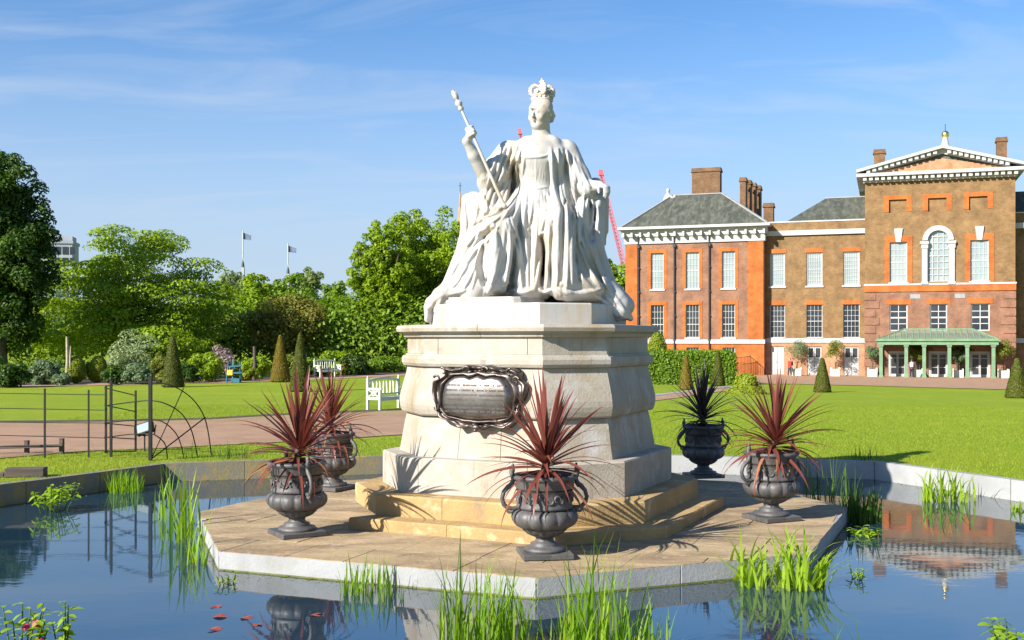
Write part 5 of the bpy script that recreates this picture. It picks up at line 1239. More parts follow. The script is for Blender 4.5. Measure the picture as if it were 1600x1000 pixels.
# clipped cones
CN = [('tall clipped yew cone on the lawn edge at far left, beyond the iron fence', 270, 605, 523, 17, 'fol_yew'), ('golden clipped yew cone, left one of the leaning pair', 438, 597, 523, 15.5, 'fol_yewG'),
      ('green clipped yew cone, right one of the leaning pair', 469, 612, 520, 16, 'fol_yew'), ('golden clipped cone in front of the hedge right of the pedestal', 1072, 609, 554, 10.5, 'fol_yewG'),
      ('clipped cone at the right end of the hedge', 1122, 603, 548, 11, 'fol_yew'), ('clipped cone on the lawn edge before the white doors', 1285, 613, 559, 13, 'fol_yew'), ('clipped yew cone at the right edge of the photo', 1589, 622, 560, 17, 'fol_yew')]
for i, (lb, px, pb2, tp, hw, mk) in enumerate(CN):
    b = G(px, pb2); s_ = F/b.y; h = (pb2-tp)/s_; r_ = hw/s_; e = empty('topiary_cone', b); tag(e, lb, 'topiary', 'clipped cones round the lawns')
    shell_fol('crown', [(.02,h),(r_*.16,h*.97),(r_*.34,h*.80),(r_*.62,h*.5),(r_*.85,h*.22),(r_,h*.03),(r_*.8,0)], 16000, .055, M[mk], e, i, wob=.015)
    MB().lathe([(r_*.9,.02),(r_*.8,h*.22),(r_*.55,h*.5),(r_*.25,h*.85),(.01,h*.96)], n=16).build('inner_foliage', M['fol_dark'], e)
# hedge, domes right of the pedestal
a = G(1012, 599); b = G(1148, 604); hx0, hx1 = a.x-2, b.x; hy = 74.0; hz = gz(hx1, hy); hh = CZ-(552-HZ)/(F/hy)-hz
hd = empty('clipped_hedge', ((hx0+hx1)/2, hy, hz)); tag(hd, 'bright green leafy clipped hedge right of the pedestal', 'hedge')
g = np.random.RandomState(8); wx = (F and ((1140-800)/F*hy)-((1005-800)/F*hy))/2; cx_ = ((1072-800)/F*hy)-(hx0+hx1)/2; n_ = 24000
side2 = g.choice(4, n_, p=(.5,.25,.12,.13)); u_ = g.uniform(-1, 1, n_); z_ = g.rand(n_); D_ = 1.6
Pn = np.zeros((n_, 3)); Nn = np.zeros((n_, 3))
m0 = side2 == 0; Pn[m0] = np.stack([u_[m0]*wx, np.full(m0.sum(), -D_), z_[m0]*hh], 1); Nn[m0] = (0, -1, .3)
m0 = side2 == 1; Pn[m0] = np.stack([u_[m0]*wx, (z_[m0]*2-1)*D_, np.full(m0.sum(), hh)], 1); Nn[m0] = (0, 0, 1)
m0 = side2 == 2; Pn[m0] = np.stack([np.full(m0.sum(), -wx), (z_[m0]*2-1)*D_, (u_[m0]*.5+.5)*hh], 1); Nn[m0] = (-1, 0, .2)
m0 = side2 == 3; Pn[m0] = np.stack([np.full(m0.sum(), wx), (z_[m0]*2-1)*D_, (u_[m0]*.5+.5)*hh], 1); Nn[m0] = (1, 0, .2)
Pn += g.normal(size=Pn.shape)*.10; Pn[:, 0] += cx_; Pn[:, 2] = np.abs(Pn[:, 2]); Nn = Nn+g.normal(size=Nn.shape)*.5; Nn /= np.linalg.norm(Nn, axis=1)[:, None]
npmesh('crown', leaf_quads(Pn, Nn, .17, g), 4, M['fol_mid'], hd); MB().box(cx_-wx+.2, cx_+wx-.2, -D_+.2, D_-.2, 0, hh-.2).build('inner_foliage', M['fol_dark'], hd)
def dome(lb, px, pb2, tp, hw, mk, seed, skirt=False, Y=None):
    b = G(px, pb2) if Y is None else onground(px, Y); s_ = F/b.y; h = CZ-(tp-HZ)/s_-b.z; r_ = hw/s_; e = empty('topiary_dome', b); tag(e, lb, 'topiary')
    pr_ = [(.02,h),(r_*.45,h*.95),(r_*.8,h*.78 if not skirt else h*.82),(r_,h*.5),(r_*1.0,h*.25),(r_,.02)]
    if skirt: pr_ = [(.02,h),(r_*.35,h*.95),(r_*.52,h*.8),(r_*.6,h*.55),(r_*.62,h*.42),(r_*.95,h*.2),(r_*1.1,0)]
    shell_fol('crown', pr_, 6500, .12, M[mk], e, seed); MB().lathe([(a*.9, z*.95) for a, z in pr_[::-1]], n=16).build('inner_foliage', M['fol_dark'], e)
dome('tall rounded clipped dome behind the hedge, beside the pedestal', 1027, 600, 519, 16, 'fol_box', 3, Y=80)
dome('low clipped dome with a spreading skirt on the lawn before the palace', 1166, 616, 584, 28, 'fol_box', 4, True)
# planter trees at the palace
for i, (px, v_, h, cr_, lb) in enumerate([(1245, -.6, 2.35, .95, 'potted olive tree between the first and second white doors'), (1305, -.6, 2.3, .9, 'potted olive tree between the second and third white doors'), (1363, -.9, 2.15, .7, 'potted tree at the left side of the green porch'),
                                        (1434, -.9, 1.9, .65, 'potted shrub inside the porch, left bay'), (1497, -.9, 1.9, .6, 'potted shrub inside the porch, right bay'), (1568, -1.2, 2.4, .9, 'potted tree in the shade right of the green porch')]):
    planter_tree(px, v_, h, cr_, lb, 90+i)
# dark climbing stems inside the porch
for k, (px, lb) in enumerate([(1431, 'bare climbing shrub trained up the wall in the left porch bay'), (1499, 'bare climbing shrub trained up the wall in the right porch bay')]):
    e = empty('climbing_shrub', palpt(U(px, -.4), -.4), TH); tag(e, lb, 'shrub'); r_ = random.Random(k); mb = MB()
    for j in range(9):
        a = r_.uniform(-1, 1); mb.tube([(0, 0, 0), (a*.3, 0, 1.2), (a*1.0, .1, 2.4), (a*1.4, .1, 3.1)], [.06, .045, .03, .015], 5)
    mb.build('stems', M['bark'], e); foliage('crown', crown_clumps((0, 0, 2.6), (1.3, .3, .6), 8, .5, k), 500, .12, M['fol_dark'], e, k)
# grass blades on the near lawn (nobody could count them)
g = np.random.RandomState(4); n_ = 190000
X = g.uniform(-12, 16, n_*2); Yv = 12+g.rand(n_*2)**1.5*26
inside = np.zeros(len(X), bool); po = np.array(offpoly(POND, .05))
for i in range(len(po)):
    a, b = po[i-1], po[i]; c = ((a[1] > Yv) != (b[1] > Yv)) & (X < (b[0]-a[0])*(Yv-a[1])/(b[1]-a[1]+1e-12)+a[0]); inside ^= c
pyv = HZ+F*(CZ-.25)/Yv; pxv = 800+F*X/Yv
top_ = np.interp(pxv, [p[0] for p in near], [p[1] for p in near]); bot_ = np.interp(pxv, [p[0] for p in near], [p[2] for p in near])
onpath = (pxv < 760) & (pyv > top_-2) & (pyv < bot_+1)
ok = ~inside & ~onpath & (pxv > -60) & (pxv < 1680); X, Yv = X[ok][:n_], Yv[ok][:n_]
Z = np.where(Yv <= 19, .28, .28-(Yv-19)*.0208); n_ = len(X); a = g.rand(n_)*6.28; h = g.uniform(.012, .040, n_)*(1+.5*(g.rand(n_) < .04)); wv = .0045
tip = np.stack([X+g.normal(size=n_)*.012, Yv+g.normal(size=n_)*.012, Z+h], 1); l_ = np.stack([X-np.cos(a)*wv, Yv-np.sin(a)*wv, Z], 1); r_ = np.stack([X+np.cos(a)*wv, Yv+np.sin(a)*wv, Z], 1)
o = npmesh('grass_blades', np.stack([l_, r_, tip], 1).reshape(-1, 3), 3, M['fol_lawn']); tag(o, 'short grass blades on the lawn nearest the pond', 'grass', kind='stuff')
# ============================================================ WATER PLANTS
def blades(name, loc, n, spread, h, wd, m, seed, label, cat='reeds', lean=.35, parts=False, spread_y=None, zb=-.05, bend=.5):
    g = random.Random(seed); e = empty(name, loc); tag(e, label, cat); V = []; NS = 6; big = None
    if parts: e2 = e
    def one(x, y, L, az_, ln, b_, w_):
        vs = []; fs = []; ang = R(90)-ln; p = Vector((x, y, zb)); d2 = Vector((math.cos(az_), math.sin(az_), 0)); sdir = Vector((-d2.y, d2.x, 0)).lerp(d2, g.uniform(-.4, .4)).normalized()
        for k in range(NS+1):
            t_ = k/NS; w2 = w_*(min(1, .6+t_*2))*(1-max(0, (t_-.4)/.6)**1.5)
            vs += [p-sdir*w2, p+sdir*w2]; a2 = ang-b_*t_**2.2; p = p+(d2*math.cos(a2)+Vector((0, 0, math.sin(a2))))*(L/NS)
        for k in range(NS): fs.append((2*k, 2*k+1, 2*k+3, 2*k+2))
        return vs, fs
    mb = MB()
    for k in range(n):
        rr = math.sqrt(g.random()); a = g.random()*6.283; x = rr*spread*math.cos(a); y = rr*(spread_y or spread)*math.sin(a)
        L = h*g.uniform(.45, 1.05)*(1-.25*rr); vs, fs = one(x, y, L, g.random()*6.283, abs(g.gauss(0, lean*.45)), max(0, g.gauss(bend, .4)), wd*g.uniform(.6, 1.2))
        if parts:
            me = bpy.data.meshes.new('leaf'); me.from_pydata([tuple(v) for v in vs], [], fs); me.materials.append(m); me.polygons.foreach_set('use_smooth', [True]*len(fs)); link('leaf', me, e)
        else: mb.add(vs, fs, True)
    if not parts:
        me = mb.mesh('blades', m); link('blades', me, e)
    return e
RE = [('reed_clump', (262, 812), 14, .16, .80, .010, 'reed', 'tall thin reeds left of the island, first stand from the left kerb'),
      ('reed_clump', (285, 845), 20, .20, .95, .012, 'reed', 'tall bright reeds rising beside the left corner of the island'),
      ('reed_clump', (308, 880), 12, .14, .60, .009, 'reed', 'shorter reeds in front of the left corner of the island'),
      ('reed_clump', (195, 768), 90, .28, .42, .007, 'reed', 'dense short grass tuft growing at the left kerb'),
      ('reed_clump', (362, 742), 60, .30, .68, .009, 'reedD', 'rushes at the back kerb behind the leftmost cordyline'),
      ('reed_clump', (292, 742), 26, .22, .62, .008, 'reed', 'thin rushes at the back kerb below the curved gate rails'),
      ('reed_clump', (1300, 782), 30, .35, .72, .007, 'reedD', 'thin dark rushes behind the right corner of the island'),
      ('reed_clump', (1262, 772), 16, .2, .68, .007, 'reedD', 'sparse rushes just right of the sunlit urn'),
      ('reed_clump', (1348, 815), 110, .22, .55, .010, 'reedD', 'dense dark green tuft at the right corner of the island'),
      ('reed_clump', (1352, 745), 46, .28, .62, .008, 'reedD', 'rushes standing against the right kerb'),
      ('reed_clump', (572, 925), 46, .22, .42, .008, 'reed', 'small grass tuft at the middle of the front kerb of the island'),
      ('reed_clump', (612, 935), 14, .14, .36, .006, 'reedD', 'thin dark grass beside the small front tuft'),
      ('reed_clump', (745, 1035), 100, .26, .72, .008, 'reed', 'big bright stand of reeds left of the front corner in the foreground'),
      ('reed_clump', (800, 1010), 44, .18, .62, .008, 'reed', 'reeds in the foreground just left of the front corner of the island'),
      ('reed_clump', (712, 1040), 20, .14, .82, .007, 'reedD', 'tallest thin foreground reeds, left side of the big stand'),
      ('reed_clump', (935, 1045), 70, .26, .86, .009, 'reed', 'tall foreground reeds right of the front urn'),
      ('reed_clump', (1000, 1050), 50, .24, .52, .008, 'reed', 'low foreground reeds right of the tall foreground stand'),
      ('reed_clump', (892, 1060), 30, .16, .5, .008, 'reed', 'low foreground reeds between the two tall stands'),
      ('reed_clump', (1322, 1075), 30, .3, .42, .006, 'reedD', 'wispy grass at the bottom edge right of the iris clump'),
      ('reed_clump', (1500, 1090), 16, .4, .36, .006, 'reedD', 'sparse wispy grass at the bottom edge on the right')]
for i, (nm, (px, py), n_, sp, h, wd, mk, lb) in enumerate(RE): blades(nm, P(px, py, 0), int(n_*1.3), sp, h*(1.3 if py > 1000 else 1.15), wd*(.95 if py > 1000 else 1.1), M[mk], 200+i, lb, 'reeds')
blades('iris_clump', P(1222, 917, 0), 84, .40, .84, .020, M['iris'], 301, 'broad yellow green iris leaves growing at the right front of the island', 'iris', lean=.95, parts=True, bend=1.0, spread_y=.2)
blades('iris_clump', P(1478, 783, 0), 64, .40, .74, .017, M['iris'], 302, 'yellow green iris leaves against the kerb on the right', 'iris', lean=.6, parts=True, bend=.9, spread_y=.16)
blades('iris_clump', P(1152, 905, 0), 12, .12, .55, .019, M['iris'], 303, 'small group of iris leaves left of the broad iris clump', 'iris', lean=.6, parts=True, bend=1.3)
blades('iris_clump', P(1592, 800, 0), 14, .16, .32, .022, M['iris'], 304, 'short leafy plant at the right edge by the kerb', 'iris', lean=.9, parts=True, bend=.8)
def leafy(name, loc, n, r_, h, m, seed, label, cat, lw=.05, flowers=0, asp=.55):
    g = random.Random(seed); e = empty(name, loc); tag(e, label, cat); st_ = MB(); lf = None
    me = bpy.data.meshes.new('leaf'); vs = []; k = 6
    for j in range(k+1):
        t_ = j/k; w_ = lw*asp*math.sin(math.pi*min(1, t_*.92+.06))**.8; z = -.25*lw*t_*t_*3; vs += [(t_*lw*2.2, -w_, z+.25*w_), (t_*lw*2.2, 0, z), (t_*lw*2.2, w_, z+.25*w_)]
    me.from_pydata(vs, [], [(3*j+i, 3*j+i+1, 3*j+i+4, 3*j+i+3) for j in range(k) for i in (0, 1)]); me.materials.append(m); me.polygons.foreach_set('use_smooth', [True]*(2*k))
    for q in range(n):
        a = g.random()*6.283; rr = r_*math.sqrt(g.random()); hx = h*g.uniform(.6, 1.05); p0 = Vector((rr*.5*math.cos(a), rr*.5*math.sin(a), -.05)); p1 = Vector((rr*math.cos(a), rr*math.sin(a), hx)); st_.tube([p0, (p0+p1)/2+Vector((.01, 0, 0)), p1], [.006, .005, .004], 5)
        for j in range(7):
            t_ = .45+.55*j/6; p = p0.lerp(p1, t_); o = link('leaf', me, e, p); o.rotation_euler = (g.uniform(-.4, .4), g.uniform(-.5, .4), j*2.4+g.random()); s_ = g.uniform(.55, 1.05); o.scale = (s_, s_, s_)
        if q < flowers:
            f = MB()
            for j in range(12): b_ = j*2.4; pf = p0.lerp(p1, .62); f.sphere((pf.x+.016*math.cos(b_), pf.y-.03+.016*math.sin(b_), pf.z+.003*j), (.013, .013, .009), 6, 4)
            f.build('flower', M['petal'], e)
    st_.build('stems', M['reedD'], e); return e
leafy('leafy_water_plant', P(78, 798, 0), 16, .36, .34, M['iris'], 1, 'leafy yellow green water plant at the left kerb', 'water plant', .055)
leafy('flowering_plant', Vector((-3.25, 7.15, .12)), 12, .24, .30, M['iris'], 2, 'pink flowering plant in the bottom left corner', 'flowering plant', .042, 3)
leafy('flowering_plant', Vector((-2.98, 7.2, .12)), 5, .10, .34, M['iris'], 3, 'single tall leafy stems right of the pink flowers in the bottom left', 'flowering plant', .042, 0)
leafy('foreground_plant', Vector((3.36, 7.2, .10)), 12, .24, .20, M['iris'], 4, 'yellow green leafy plant in the bottom right corner', 'water plant', .05)
leafy('leafy_water_plant', P(352, 912, 0), 6, .10, .08, M['iris'], 5, 'tiny leafy sprigs in the water at the left front kerb of the island', 'water plant', .022)
leafy('leafy_water_plant', P(1338, 905, 0), 4, .12, .13, M['iris'], 6, 'few floating leafy sprigs right of the iris clump', 'water plant', .028)
leafy('leafy_water_plant', P(1352, 838, 0), 9, .16, .10, M['iris'], 7, 'low leafy plant at the foot of the dense dark tuft', 'water plant', .04)
# floating red lily pads
g = random.Random(9); pads = [(338,948),(345,964),(385,966),(402,977),(335,984),(493,962)]
PL = ['dark red lily pad farthest left and highest of the floating pads', 'dark red lily pad just below the uppermost floating pad', 'dark red lily pad in the middle of the floating group', 'dark red lily pad at the lower right of the floating group', 'dark red lily pad at the bottom left of the floating group', 'single dark red lily pad apart from the others, below the left urn reflection']
pad = None
for i, (px, py) in enumerate(pads):
    if pad is None:
        mb = MB(); vs = [(0,0,.004)]+[(.05*math.cos(a)*(1+.1*math.sin(3*a)), .05*math.sin(a), .004+.006*math.sin(2*a)) for a in [R(20+320*k/16) for k in range(17)]]; mb.add(vs, [(0, k, k+1) for k in range(1, 17)]); pad = mb.mesh('lily_pad', M['redleaf'])
    o = link('lily_pad', pad, None, P(px, py, 0)); o.location.z = .002+.0005*i; o.rotation_euler = (0, 0, g.random()*6); s_ = g.uniform(.7, 1.2); o.scale = (s_, s_, s_)
    tag(o, PL[i], 'lily pad', 'red lily pads floating near the front left of the island')
# ============================================================ IRON FENCE AND KISSING GATE
Yf = 17.6
def ip(px, py, Y=None): return Q(px, py, Y or Yf)
fe = empty('estate_fence', onground(70, Yf)); tag(fe, 'thin black iron estate fence of posts and horizontal rails left of the gate', 'fence')
O_ = fe.location
def rel3(p): return p-O_
for px, t_, b_ in ((-95, 606, 716), (-12, 607, 715), (70, 607, 713), (138.5, 609, 709)):
    MB().bar(rel3(ip(px, b_+6)), rel3(ip(px, t_)), .030 if px == 70 else .024, .018).build('post', M['iron'], fe)
for y0, y1 in ((613, 617), (636, 641), (659, 661), (677.5, 684.5)):
    MB().bar(rel3(ip(-100, y0)), rel3(ip(165, y1)), .012, .012).build('rail', M['iron'], fe)
kg = empty('kissing_gate', onground(235, 17.3)); tag(kg, 'black iron kissing gate with a curved hooped end at the left kerb of the pond', 'gate'); O_ = kg.location
for px, t_, b_, Y, w_ in ((165.5,603,708,17.9,.030),(173.5,594,714,17.5,.036),(212,610,705,18.2,.028),(235,587,720,17.2,.050)):
    MB().bar(rel3(ip(px, b_, Y)), rel3(ip(px, t_, Y)), w_).build('post', M['iron'], kg)
MB().sphere(rel3(ip(173.5, 593, 17.5)), (.02,.02,.04), 8, 6).build('post_finial', M['iron'], kg)
for y0, y1 in ((606,618),(633,643),(661,666),(683,686),(706,705)):
    MB().bar(rel3(ip(163, y0, 17.9)), rel3(ip(212, y1, 18.2)), .016).build('rail', M['iron'], kg)
def arc(pts, r_=.009):
    P3 = []
    for k in range(len(pts)-1):                                     # Catmull-Rom through the points
        p0, p1_, p2_, p3_ = [Vector(pts[clamp(k+j, 0, len(pts)-1)]) for j in (-1, 0, 1, 2)]
        for s_ in range(5):
            t_ = s_/5; P3.append(.5*((2*p1_)+(p2_-p0)*t_+(2*p0-5*p1_+4*p2_-p3_)*t_*t_+(3*p1_-p0-3*p2_+p3_)*t_**3))
    P3.append(Vector(pts[-1])); return P3
for pts in ([(165,603,17.9),(200,599,17.4),(235,597,17.2),(255,599,17.2),(280,608,17.3),(305,628,17.5),(322,660,17.8),(331,716,18.0)],
            [(165,634,17.9),(200,629,17.4),(235,626,17.2),(262,632,17.2),(285,648,17.4),(300,675,17.6),(309,716,17.8)],
            [(163,661,17.9),(200,657,17.4),(235,655,17.2),(256,660,17.2),(274,676,17.3),(283,696,17.4),(288,722,17.5)],
            [(163,684,17.9),(200,679,17.4),(235,678,17.2),(250,685,17.2),(259,697,17.3),(262,722,17.4)]):
    MB().tube([rel3(ip(*p)) for p in arc(pts)], .010, 6).build('curved_rail', M['iron'], kg)
for a_, b_ in (((237,716,17.2),(287,606,17.4)),((238,716,17.2),(321,652,17.8))): MB().bar(rel3(ip(*a_)), rel3(ip(*b_)), .030, .012).build('brace', M['iron'], kg)
# low timber rail, sleeper, small lamp
lr = empty('low_rail', onground(40, 18.3)); tag(lr, 'low dark timber rail on stubby posts beside the gravel path at left', 'rail'); O_ = lr.location
for px, t_, b_ in ((-60,692,722),(42,688,716),(96.5,685,712)):
    MB().bar(rel3(ip(px, b_, 18.2)), rel3(ip(px, t_, 18.2)), .07).build('post', M['wood'], lr, bevel=.008)
MB().bar(rel3(ip(-90, 702, 18.1)), rel3(ip(98, 696, 18.1)), .045, .05).build('rail', M['wood'], lr, bevel=.006)
p = P(41, 745, .28); sl2 = empty('timber_block', p, R(8)); tag(sl2, 'short dark timber block lying on the grass by the left kerb', 'timber')
MB().box(-.26, .26, -.10, .10, 0, .13).build('beam', M['wood'], sl2, bevel=.01); MB().box(-.34, -.27, -.08, .06, 0, .07).build('chock', M['wood'], sl2, bevel=.01)
p = onground(226, 18.6); ln_ = empty('garden_floodlight', p); tag(ln_, 'small black floodlight with a pale glass face behind the gate', 'lamp')
MB().bar((0, 0, 0), (0, 0, .30), .02).build('stake', M['iron'], ln_)
mb = MB(); mb.M = Matrix.Translation((-.0, 0, .40)) @ Matrix.Rotation(R(-18), 4, 'Y') @ Matrix.Rotation(R(-25), 4, 'X'); mb.box(-.15, .15, -.03, .06, -.10, .10); mb.build('housing', M['iron'], ln_, bevel=.01)
mb = MB(); mb.M = Matrix.Translation((-.0, 0, .40)) @ Matrix.Rotation(R(-18), 4, 'Y') @ Matrix.Rotation(R(-25), 4, 'X'); mb.box(-.12, .12, -.036, -.028, -.075, .075); mb.build('lamp_glass', M['blind'], ln_)
MB().tube([(-.17, 0, .42), (-.17, 0, .30), (0, 0, .27), (.17, 0, .30), (.19, 0, .46)], .012, 6).build('bracket', M['iron'], ln_)
# ============================================================ BENCHES
def bench(loc, rz, label, sc_=1.0):
    e = empty('garden_bench', loc, rz); tag(e, label, 'bench', 'pale wooden garden benches on the lawn'); W2, D2 = .78, .56; e.scale = (sc_,)*3; B = M['bench']
    for s_ in (-1, 1):
        mb = MB(); x = s_*W2
        mb.box(x-.035, x+.035, D2/2-.07, D2/2, 0, 1.0); mb.sphere((x, D2/2-.035, 1.03), (.03, .03, .05), 8, 6); mb.build('back_post', B, e)
        MB().box(x-.035, x+.035, -D2/2, -D2/2+.07, 0, .66).build('front_leg', B, e)
        MB().box(x-.045, x+.045, -D2/2-.05, D2/2-.07, .66, .71).build('arm_rest', B, e)
        mb = MB(); mb.box(x-.02, x+.02, -D2/2+.07, D2/2-.07, .34, .42)
        for t_ in (0, 1):
            a, b_ = ((-D2/2+.08, .44), (D2/2-.08, .64)) if t_ else ((-D2/2+.08, .64), (D2/2-.08, .44)); mb.bar((x, a[0], a[1]), (x, b_[0], b_[1]), .045, .03)
        pts = [(x, .09*math.cos(k/12*6.283), .54+.075*math.sin(k/12*6.283)) for k in range(13)]; mb.tube(pts, .02, 5); mb.build('end_fretwork', B, e)
    for k in range(5): MB().box(-W2+.04, W2-.04, -D2/2+.02+k*.10, -D2/2+.10+k*.10, .40, .425).build('seat_slat', B, e)
    MB().box(-W2+.035, W2-.035, -D2/2+.01, -D2/2+.05, .31, .395).build('seat_rail', B, e)
    L = [[(x, D2/2-.06, .88+.07*math.cos(x/W2*1.5)), (x, D2/2-.02, .88+.07*math.cos(x/W2*1.5)), (x, D2/2-.02, .95+.09*math.cos(x/W2*1.5)), (x, D2/2-.06, .95+.09*math.cos(x/W2*1.5))] for x in [(-W2+.036)+(2*W2-.072)*k/12 for k in range(13)]]
    MB().loops(L).build('top_rail', B, e); MB().box(-W2+.04, W2-.04, D2/2-.06, D2/2-.02, .47, .52).build('lower_back_rail', B, e)
    for k in range(9):
        x = -W2+.1+k*(2*W2-.2)/8; t_ = (-1)**k*.012; MB().bar((x-t_, D2/2-.04, .52), (x+t_, D2/2-.04, .90), .045, .02).build('back_slat', B, e)
    return e
p = G(592, 641); bench(p+Vector((.28, .45, 0)), R(58), 'pale green white bench on the path edge, just left of the pedestal', 1.0)
p = G(512, 589.5); bench(p, R(52), 'far pale bench in front of the planted border', 1.18)
# blue frame with a yellow panel in the border
p = G(366, 598); e = empty('blue_garden_frame', p); tag(e, 'small blue painted garden frame holding a yellow panel in the border', 'garden frame')
mblue = mat('faded blue paint', (.02,.09,.15), .6, (.03,.14,.19), 5); myel = mat('yellow painted panel', (.72,.50,.03), .6)
for x in (-.45, -.1, .38): MB().bar((x, 0, 0), (x*.8, .1, 1.45-.5*abs(x)), .07).build('upright', mblue, e)
MB().bar((-.5, -.05, .55), (.45, -.05, .60), .10).build('crossbar', mblue, e); MB().bar((-.35, -.04, .95), (.4, -.04, 1.0), .08).build('crossbar', mblue, e)
MB().box(-.40, -.08, -.12, -.06, .45, .76).build('yellow_panel', myel, e); MB().box(-.15, .35, -.2, .1, .02, .26).build('foot_box', mblue, e)
# pale bare trunk and dark post in the border
for i, (px, pb2, tp, w_, lb, mk) in enumerate([(104, 600, 526, .09, 'pale bare trunk with a split stem standing in the left border', 'white'), (397, 594, 541, .12, 'dark upright trunk standing in the border left of the clipped cones', 'wood')]):
    b = G(px, pb2); h = (pb2-tp)*b.y/F; e = empty('bare_trunk', b); tag(e, lb, 'tree trunk'); mk2 = mat('pale bark', (.42,.36,.26), .9, (.28,.23,.16), 6) if i == 0 else M['wood']
    MB().tube([(0,0,0),(.05,0,h*.5),(.02,0,h)], [w_*1.3, w_, w_*.8], 8).build('trunk', mk2, e)
    if i == 0: MB().tube([(.25,0,.2),(.2,0,h*.5),(.24,0,h*.8)], [w_*.8, w_*.6, w_*.4], 7).build('side_stem', mk2, e)
# ============================================================ FAR CITY: tower block, flagpoles, spire, cranes
Yc = 300.0; mconc = mat('grey concrete', (.33,.35,.38), .8, (.26,.28,.32), .3); mspire = mat('orange brown stone spire', (.45,.25,.12), .85, (.33,.17,.08), .8); mred = mat('red crane steel', (.62,.10,.12), .5, (.5,.12,.15), 1)
b = Q(92, 520, Yc); b.z = -.4; tw = empty('tower_block', b, R(12)); tag(tw, 'grey concrete tower block with blue windows rising behind the left trees', 'tower block'); s_ = Yc/F; ht = (CZ-(369-HZ)*s_)+.4; hw = 20*s_
MB().box(-hw, hw*.98, 0, 10, 0, ht-2).build('block', mconc, tw); MB().box(-hw-.2, hw+.2, -.3, 10.3, ht-2, ht-1.2).build('parapet', mconc, tw); MB().box(-hw*.2, hw*.9, 2, 8, ht-1.2, ht+.2).build('plant_room', mconc, tw)
wme = MB().box(-.75, .75, -.12, .05, 0, 2.1).mesh('window', M['glassdark'])
for r_ in range(9):
    for c in range(4): link('window', wme, tw, (-hw+1.3+c*1.95, 0, ht-5-r_*3.0))
b = Q(70, 520, Yc-20); b.z = -.4; t2 = empty('apartment_block', b, R(12)); tag(t2, 'lower grey blue block seen through the dark tree left of the tower', 'building'); h2 = (CZ-(425-HZ)*(Yc-20)/F)+.4
MB().box(-2.6, 2.6, 0, 8, 0, h2).build('block', mconc, t2)
for r_ in range(5):
    for c in range(2): link('window', wme, t2, (-1.2+c*2.2, 0, h2-3.2-r_*3.0))
flagm = mat('dark blue flag cloth', (.05,.08,.15), .8, (.12,.15,.22), 3)
for i, (px, t_, b_, lb) in enumerate([(379.5, 360, 415, 'white flagpole with a small dark flag, left of the two'), (450, 380, 425, 'white flagpole with a small dark flag, right of the two')]):
    p = Q(px, b_, Yc); p.z = -.4; e = empty('flagpole', p); tag(e, lb, 'flagpole', 'flagpoles above the trees'); z0 = (CZ-(b_-HZ)*s_)+.4; z1 = (CZ-(t_-HZ)*s_)+.4
    MB().box(-.45, .45, -.45, .45, 0, z0-.5).build('turret', mconc, e); MB().lathe([(.45,-1.8),(.4,-.8),(.1,.2)], (0, 0, z0+1.2), 8).build('turret_cap', M['slate'], e)
    MB().tube([(0, 0, z0+2), (0, 0, z1)], .16, 6).build('pole', M['white'], e)
    L = [[(x, .25*math.sin(x*2), z1-.6-x*.35), (x, .25*math.sin(x*2)+.05, z1-2.4-x*.15)] for x in [.1+.25*k for k in range(10)]]
    MB().loops(L, caps=False, close=False).build('flag', flagm, e)
p = Q(719, 400, Yc); p.z = -.4; e = empty('church_spire', p); tag(e, 'slim orange brown church spire just left of the statue', 'spire'); zt_ = (CZ-(300-HZ)*s_)+.4; zb = (CZ-(345-HZ)*s_)+.4
MB().lathe([(1.1,0),(1.0,zb-4),(.72,zb),(.12,zt_)], n=8, smooth=False).build('spire', mspire, e); MB().tube([(0,0,zt_-.3),(0,0,zt_+2.6)], .09, 5).build('rod', M['iron'], e); MB().bar((-.5,0,zt_+1.7),(.5,0,zt_+1.7), .1).build('cross_arm', M['iron'], e)
def crane(a, b_, Y, lb, wpx):
    A_, B_ = Q(*a, Y), Q(*b_, Y); e = empty('tower_crane', A_); tag(e, lb, 'crane'); d_ = B_-A_; n_ = 26; w_ = wpx*Y/F; sd_ = Vector((w_/2, 0, 0)); mb = MB(); tv = .12
    c3 = [Vector((-w_/2, 0, 0)), Vector((w_/2, 0, 0)), Vector((0, w_*.8, 0))]
    for c in c3: mb.bar(c, d_+c*.7, tv*1.6)
    for k in range(n_):
        t0, t1 = k/n_, (k+1)/n_
        for i in range(3): p0 = d_*t0+c3[i]*(1-.3*t0); p1_ = d_*t1+c3[(i+1) % 3]*(1-.3*t1); mb.bar(p0, p1_, tv); mb.bar(d_*t0+c3[i]*(1-.3*t0), d_*t0+c3[(i+1) % 3]*(1-.3*t0), tv)
    mb.build('jib', mred, e); MB().box(-w_*.45, w_*.45, -w_*.3, w_*.3, d_.z-.7, d_.z+.9).build('jib_head', mred, e).location = (d_.x, 0, 0)
    return e
crane((976, 420), (939, 270), 330, 'red lattice crane jib rising behind the statue on its right', 8)
crane((835, 300), (812, 206), 330, 'red crane tip peeping over the statue shoulder', 6)
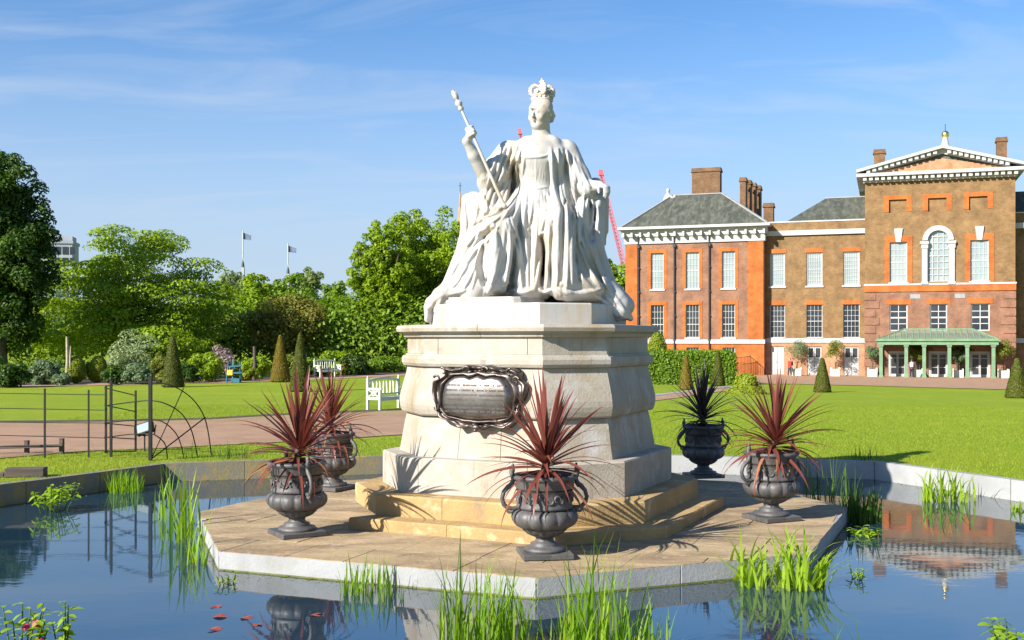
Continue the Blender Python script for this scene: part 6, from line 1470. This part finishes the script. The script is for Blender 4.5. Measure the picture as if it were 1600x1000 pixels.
# ============================================================ PEOPLE
def person(loc, rz, label, top_col, leg_col, pose=0, bag=None):
    e = empty('person', loc, rz); tag(e, label, 'person'); skin = mat('skin', (.55,.34,.24), .6)
    d = SDF((-.45,-.45,-.02), (.45,.45,1.80), .02)
    st1, st2 = (.12, -.10) if pose else (.03, -.02)
    for s_, f in ((-1, st1), (1, st2)):
        d.cap((s_*.09, 0, .90), (s_*.10, -f*.5-.02, .48), .085, .06, .03); d.cap((s_*.10, -f*.5-.02, .48), (s_*.10, -f*1.0, .09), .055, .038, .02); d.cap((s_*.10, -f, .05), (s_*.11, -f-.15, .035), .042, .034, .02)
        d.cap((s_*.18, 0, 1.38), (s_*.23, .01+f*.4, 1.12), .048, .04, .03); d.cap((s_*.23, .01+f*.4, 1.12), (s_*.22, -.10+f*.3, .90), .038, .028, .02)
        for k in range(5): d.cap((s_*.22, -.10+f*.3+(k-2)*.014, .90), (s_*.215, -.12+f*.3+(k-2)*.016, .82-.01*(2-abs(k-2))), .012, .008, .008)
    d.cap((0, 0, .95), (0, 0, 1.32), .12, .15, .06); d.cap((-.12, 0, 1.38), (.12, 0, 1.38), .07, .07, .05); d.cap((0, 0, 1.42), (0, 0, 1.54), .05, .05, .03); d.ell((0, -.01, 1.62), (.075, .09, .11)); d.cap((0, -.095, 1.62), (0, -.105, 1.60), .014, .014, .01)
    d.mesh('body', skin, e)
    d = SDF((-.45,-.45,.70), (.45,.45,1.60), .02)
    for s_, f in ((-1, st1), (1, st2)): d.cap((s_*.18, 0, 1.38), (s_*.23, .01+f*.4, 1.12), .062, .055, .03); d.cap((s_*.23, .01+f*.4, 1.12), (s_*.222, -.08+f*.3, .95), .052, .042, .02)
    d.cap((0, 0, .92), (0, 0, 1.32), .145, .168, .06); d.cap((-.13, 0, 1.38), (.13, 0, 1.38), .085, .085, .05); d.mesh('jacket', mat('jacket cloth', top_col, .85), e)
    d = SDF((-.45,-.45,.05), (.45,.45,1.05), .02)
    for s_, f in ((-1, st1), (1, st2)): d.cap((s_*.09, 0, .90), (s_*.10, -f*.5-.02, .48), .100, .075, .03); d.cap((s_*.10, -f*.5-.02, .48), (s_*.10, -f*1.0, .13), .07, .055, .02)
    d.cap((0, 0, .86), (0, 0, .95), .14, .14, .04); d.mesh('trousers', mat('trouser cloth', leg_col, .9), e)
    MB().sphere((0, .012, 1.645), (.085, .095, .10)).build('hair', mat('brown hair', (.05,.03,.02), .7), e)
    if bag: MB().box(-.14, .14, .15, .30, 1.02, 1.42).build('backpack', mat('backpack cloth', bag, .8), e, bevel=.04)
person(palpt(U(1234, -1.4), -1.4), R(-70), 'person in a red jacket and dark trousers walking between the white doors', (.55,.03,.03), (.04,.04,.05), 1, (.03,.03,.06))
person(palpt(U(1424.5, -3.0), -3.0), R(160), 'person with a pale rucksack standing at the porch, facing the palace', (.30,.10,.12), (.02,.02,.03), 0, (.62,.60,.62))

# flecks of floating leaf litter and duckweed gathered along the walls (nobody could count them)
g = np.random.RandomState(77); V = []
segs = [(isl[i], isl[(i+1) % 8], 1) for i in (0, 1, 2, 3, 7)]+[(POND[i], POND[(i+1) % len(POND)], -1) for i in (0, 1, 2, 7, 8)]
for a, b, sg in segs:
    a = np.array(a); b = np.array(b); L = np.linalg.norm(b-a); nrm = np.array([(b-a)[1], -(b-a)[0]])/L
    if sg > 0 and np.dot(nrm, (a+b)/2-np.array([cen.x, cen.y])) < 0: nrm = -nrm
    if sg < 0 and np.dot(nrm, (a+b)/2-np.array([CX, CY])) > 0: nrm = -nrm
    n_ = int(L*75); p = a+(b-a)*g.rand(n_, 1)+nrm*(np.abs(g.exponential(.07, (n_, 1)))+.008); r_ = g.uniform(.004, .014, n_)*(1+2*(g.rand(n_) < .03)); th = g.rand(n_)*6.28
    for q in range(4): V.append(np.stack([p[:, 0]+r_*np.cos(th+q*1.57), p[:, 1]+r_*np.sin(th+q*1.57)*.8, np.full(n_, .003)+g.rand(n_)*.003], 1))
    V[-4:] = [np.stack(V[-4:], 1).reshape(-1, 3)]
o = npmesh('floating_litter', np.concatenate(V), 4, M['fol_olive']); tag(o, 'fine floating leaf litter and duckweed along the pond walls', 'pond weed', kind='stuff')
